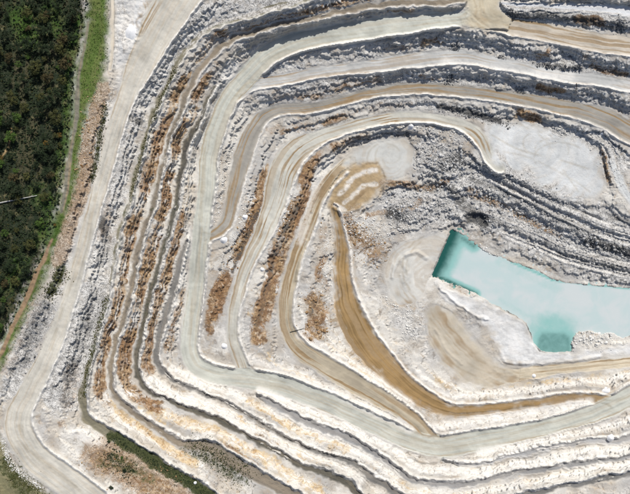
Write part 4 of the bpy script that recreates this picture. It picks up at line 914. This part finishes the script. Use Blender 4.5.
for k in PROTO:
    for i in range(3):
        if (k, i) not in used:
            for ch in list(PROTO[k][i].children): bpy.data.objects.remove(ch)
            bpy.data.objects.remove(PROTO[k][i])

# undergrowth and grass tufts
def tufts(name, label, n, sample, size, mat):
    u, v = sample(n); n = len(u); z = zat(u, v); kk = (H-z)/H; x, y = (u-315)*kk, -(v-247)*kk
    V = np.zeros((n, 8, 3), np.float32); a = RNG.uniform(0, 6.28, n); s = size*RNG.uniform(.5, 1.5, n); t = RNG.uniform(.3, 1.0, n)
    for q in range(2):
        ca, sa = np.cos(a+q*1.57), np.sin(a+q*1.57); lx, ly = -sa*t*s*.8, ca*t*s*.8
        for j, (e, up) in enumerate(((-.5, 0), (.5, 0), (.35, 1), (-.35, 1))):
            V[:, q*4+j] = np.stack([x+ca*s*e+lx*up, y+sa*s*e+ly*up, z-.1+(s*.6+.1)*up], -1)
    F = np.arange(n*8, dtype=np.int32)
    me = bpy.data.meshes.new(name); me.vertices.add(n*8); me.vertices.foreach_set('co', V.ravel()); me.loops.add(n*8); me.loops.foreach_set('vertex_index', F)
    me.polygons.add(n*2); me.polygons.foreach_set('loop_start', np.arange(0, n*8, 4, dtype=np.int32)); me.update(calc_edges=True); me.materials.append(mat)
    o = bpy.data.objects.new(name, me); COL.objects.link(o); o['kind'] = 'stuff'; o['label'] = label
def in_mask(mask, u0, u1, v0, v1):
    def s(n):
        u, v = RNG.uniform(u0, u1, n*6), RNG.uniform(v0, v1, n*6); ok = mask[v.astype(int)-V0, u.astype(int)-U0]; return u[ok][:n], v[ok][:n]
    return s
fm_floor = FL[0]['sd'] < 0; fm_grass = (FL[1]['sd'] < -1) & (RSD > .5)
tufts('undergrowth', 'low dark scrub covering the forest floor', 4500, in_mask(fm_floor, -20, 90, -20, 350), 1.5, LEAF['dark'])
tufts('undergrowth', 'olive scrub scattered through the forest floor', 3500, in_mask(fm_floor, -20, 90, -20, 350), .9, LEAF['olive'])
tufts('grass', 'bright grass tufts on the strip beside the quarry rim', 3500, in_mask(fm_grass, -20, 112, -20, 380), .6, LEAF['bright'])
tufts('scrub', 'low weeds on the second bench and the dark green ditch', 1800, several(near([(112,437),(130,447),(155,463),(180,477),(215,498)], 7), near([(195,447),(220,462),(245,476)], 14), near([(112,458),(128,470)], 12)), .8, LEAF['dark'])
tufts('scrub', 'dry olive weeds on the verges and benches', 3500, several(near([(195,447),(220,462),(245,476)], 14), near([(5,460),(20,480),(40,492)], 10), near([(60,275),(50,292)], 8), near([(105,105),(98,150),(92,180)], 4), near([(107,297),(98,330),(90,362),(84,395)], 4), near([(176,68),(160,104),(144,149),(132,196)], 3)), .8, LEAF['olive'])
def shrub(u, v, s, k, label):
    r = np.random.default_rng(int(u*3+v)); root = bpy.data.objects.new('shrub', None); COL.objects.link(root); root.location = place(u, v)
    cl = []; parts = []
    for i in range(7):
        a = i*.95; e = (math.cos(a)*s*.5*r.uniform(.3, 1), math.sin(a)*s*.5*r.uniform(.3, 1), s*r.uniform(.35, .7)); parts.append(tube([(0, 0, -.2), e], [.07, .03], 5)); cl.append((e, s*.33))
    V, F = join(parts); mesh_obj('stem', V, F, M_BARK, root); V, F = crown_leaves(cl, 320, s*.18, r); mesh_obj('foliage', V, F, LEAF[k], root)
    tag(root, label, 'shrub', 'shrubs on the tan hillside')
shrub(111.5,487,3.2,'dark','dark round shrub on the tan slope beside the perimeter road')
shrub(125,470,3.4,'dark','dark shrub in the green patch of the tan slope')
shrub(122,457,2.4,'bright','small green shrub above the dark one on the tan slope')
shrub(109,441,2.6,'dark','dark shrub at the end of the dark green ditch')

# ------------------------------------------------------------------ logs, pipe, post
def rod(name, a, b, r, mat, label, cat, h=0.5, n=8, knots=0):
    P = []
    for i in range(n+1):
        t = i/n; u = a[0]+(b[0]-a[0])*t; v = a[1]+(b[1]-a[1])*t; p = place(u, v, h); P.append(p)
    zz = [p[2] for p in P]
    P = [(p[0], p[1], max(np.interp(i, [0, n], [zz[0], zz[-1]]), p[2])) for i, p in enumerate(P)]
    parts = [tube(P, [r*(1-.55*i/n) for i in range(n+1)], 8)]
    for k in range(knots):
        i = 3+k*2; p = Vector(P[min(i, n)]); parts.append(tube([p, p+Vector((random.uniform(-2, 2), random.uniform(-2.5, 2.5), .8))], [r*.35, r*.12], 5))
    V, F = join(parts); o = mesh_obj(name, V, F, mat, smooth=True); tag(o, label, cat); return o
M_LOG = simple_mat('bleached_wood', (.30, .29, .27), (.50, .49, .46), 1.5)
M_PIPE = simple_mat('black_pipe', (.02, .02, .02), (.05, .045, .04), 1.0, rough=.5)
rod('fallen_trunk', (-8,204.5), (37,195.5), .75, M_LOG, 'long straight bleached trunk lying across the forest', 'log', h=1.3, knots=3)
rod('drain_pipe', (290,332.2), (305.5,328), .45, M_PIPE, 'dark pipe lying across the berm beside the tan road', 'pipe', h=.5)
rod('timber_post', (576.6,83.5), (576.2,90), .5, M_PIPE, 'dark post leaning on the face below the pale bench road', 'post', h=.9)
print('terrain quads', LAB.size, 'trees', len(taken))
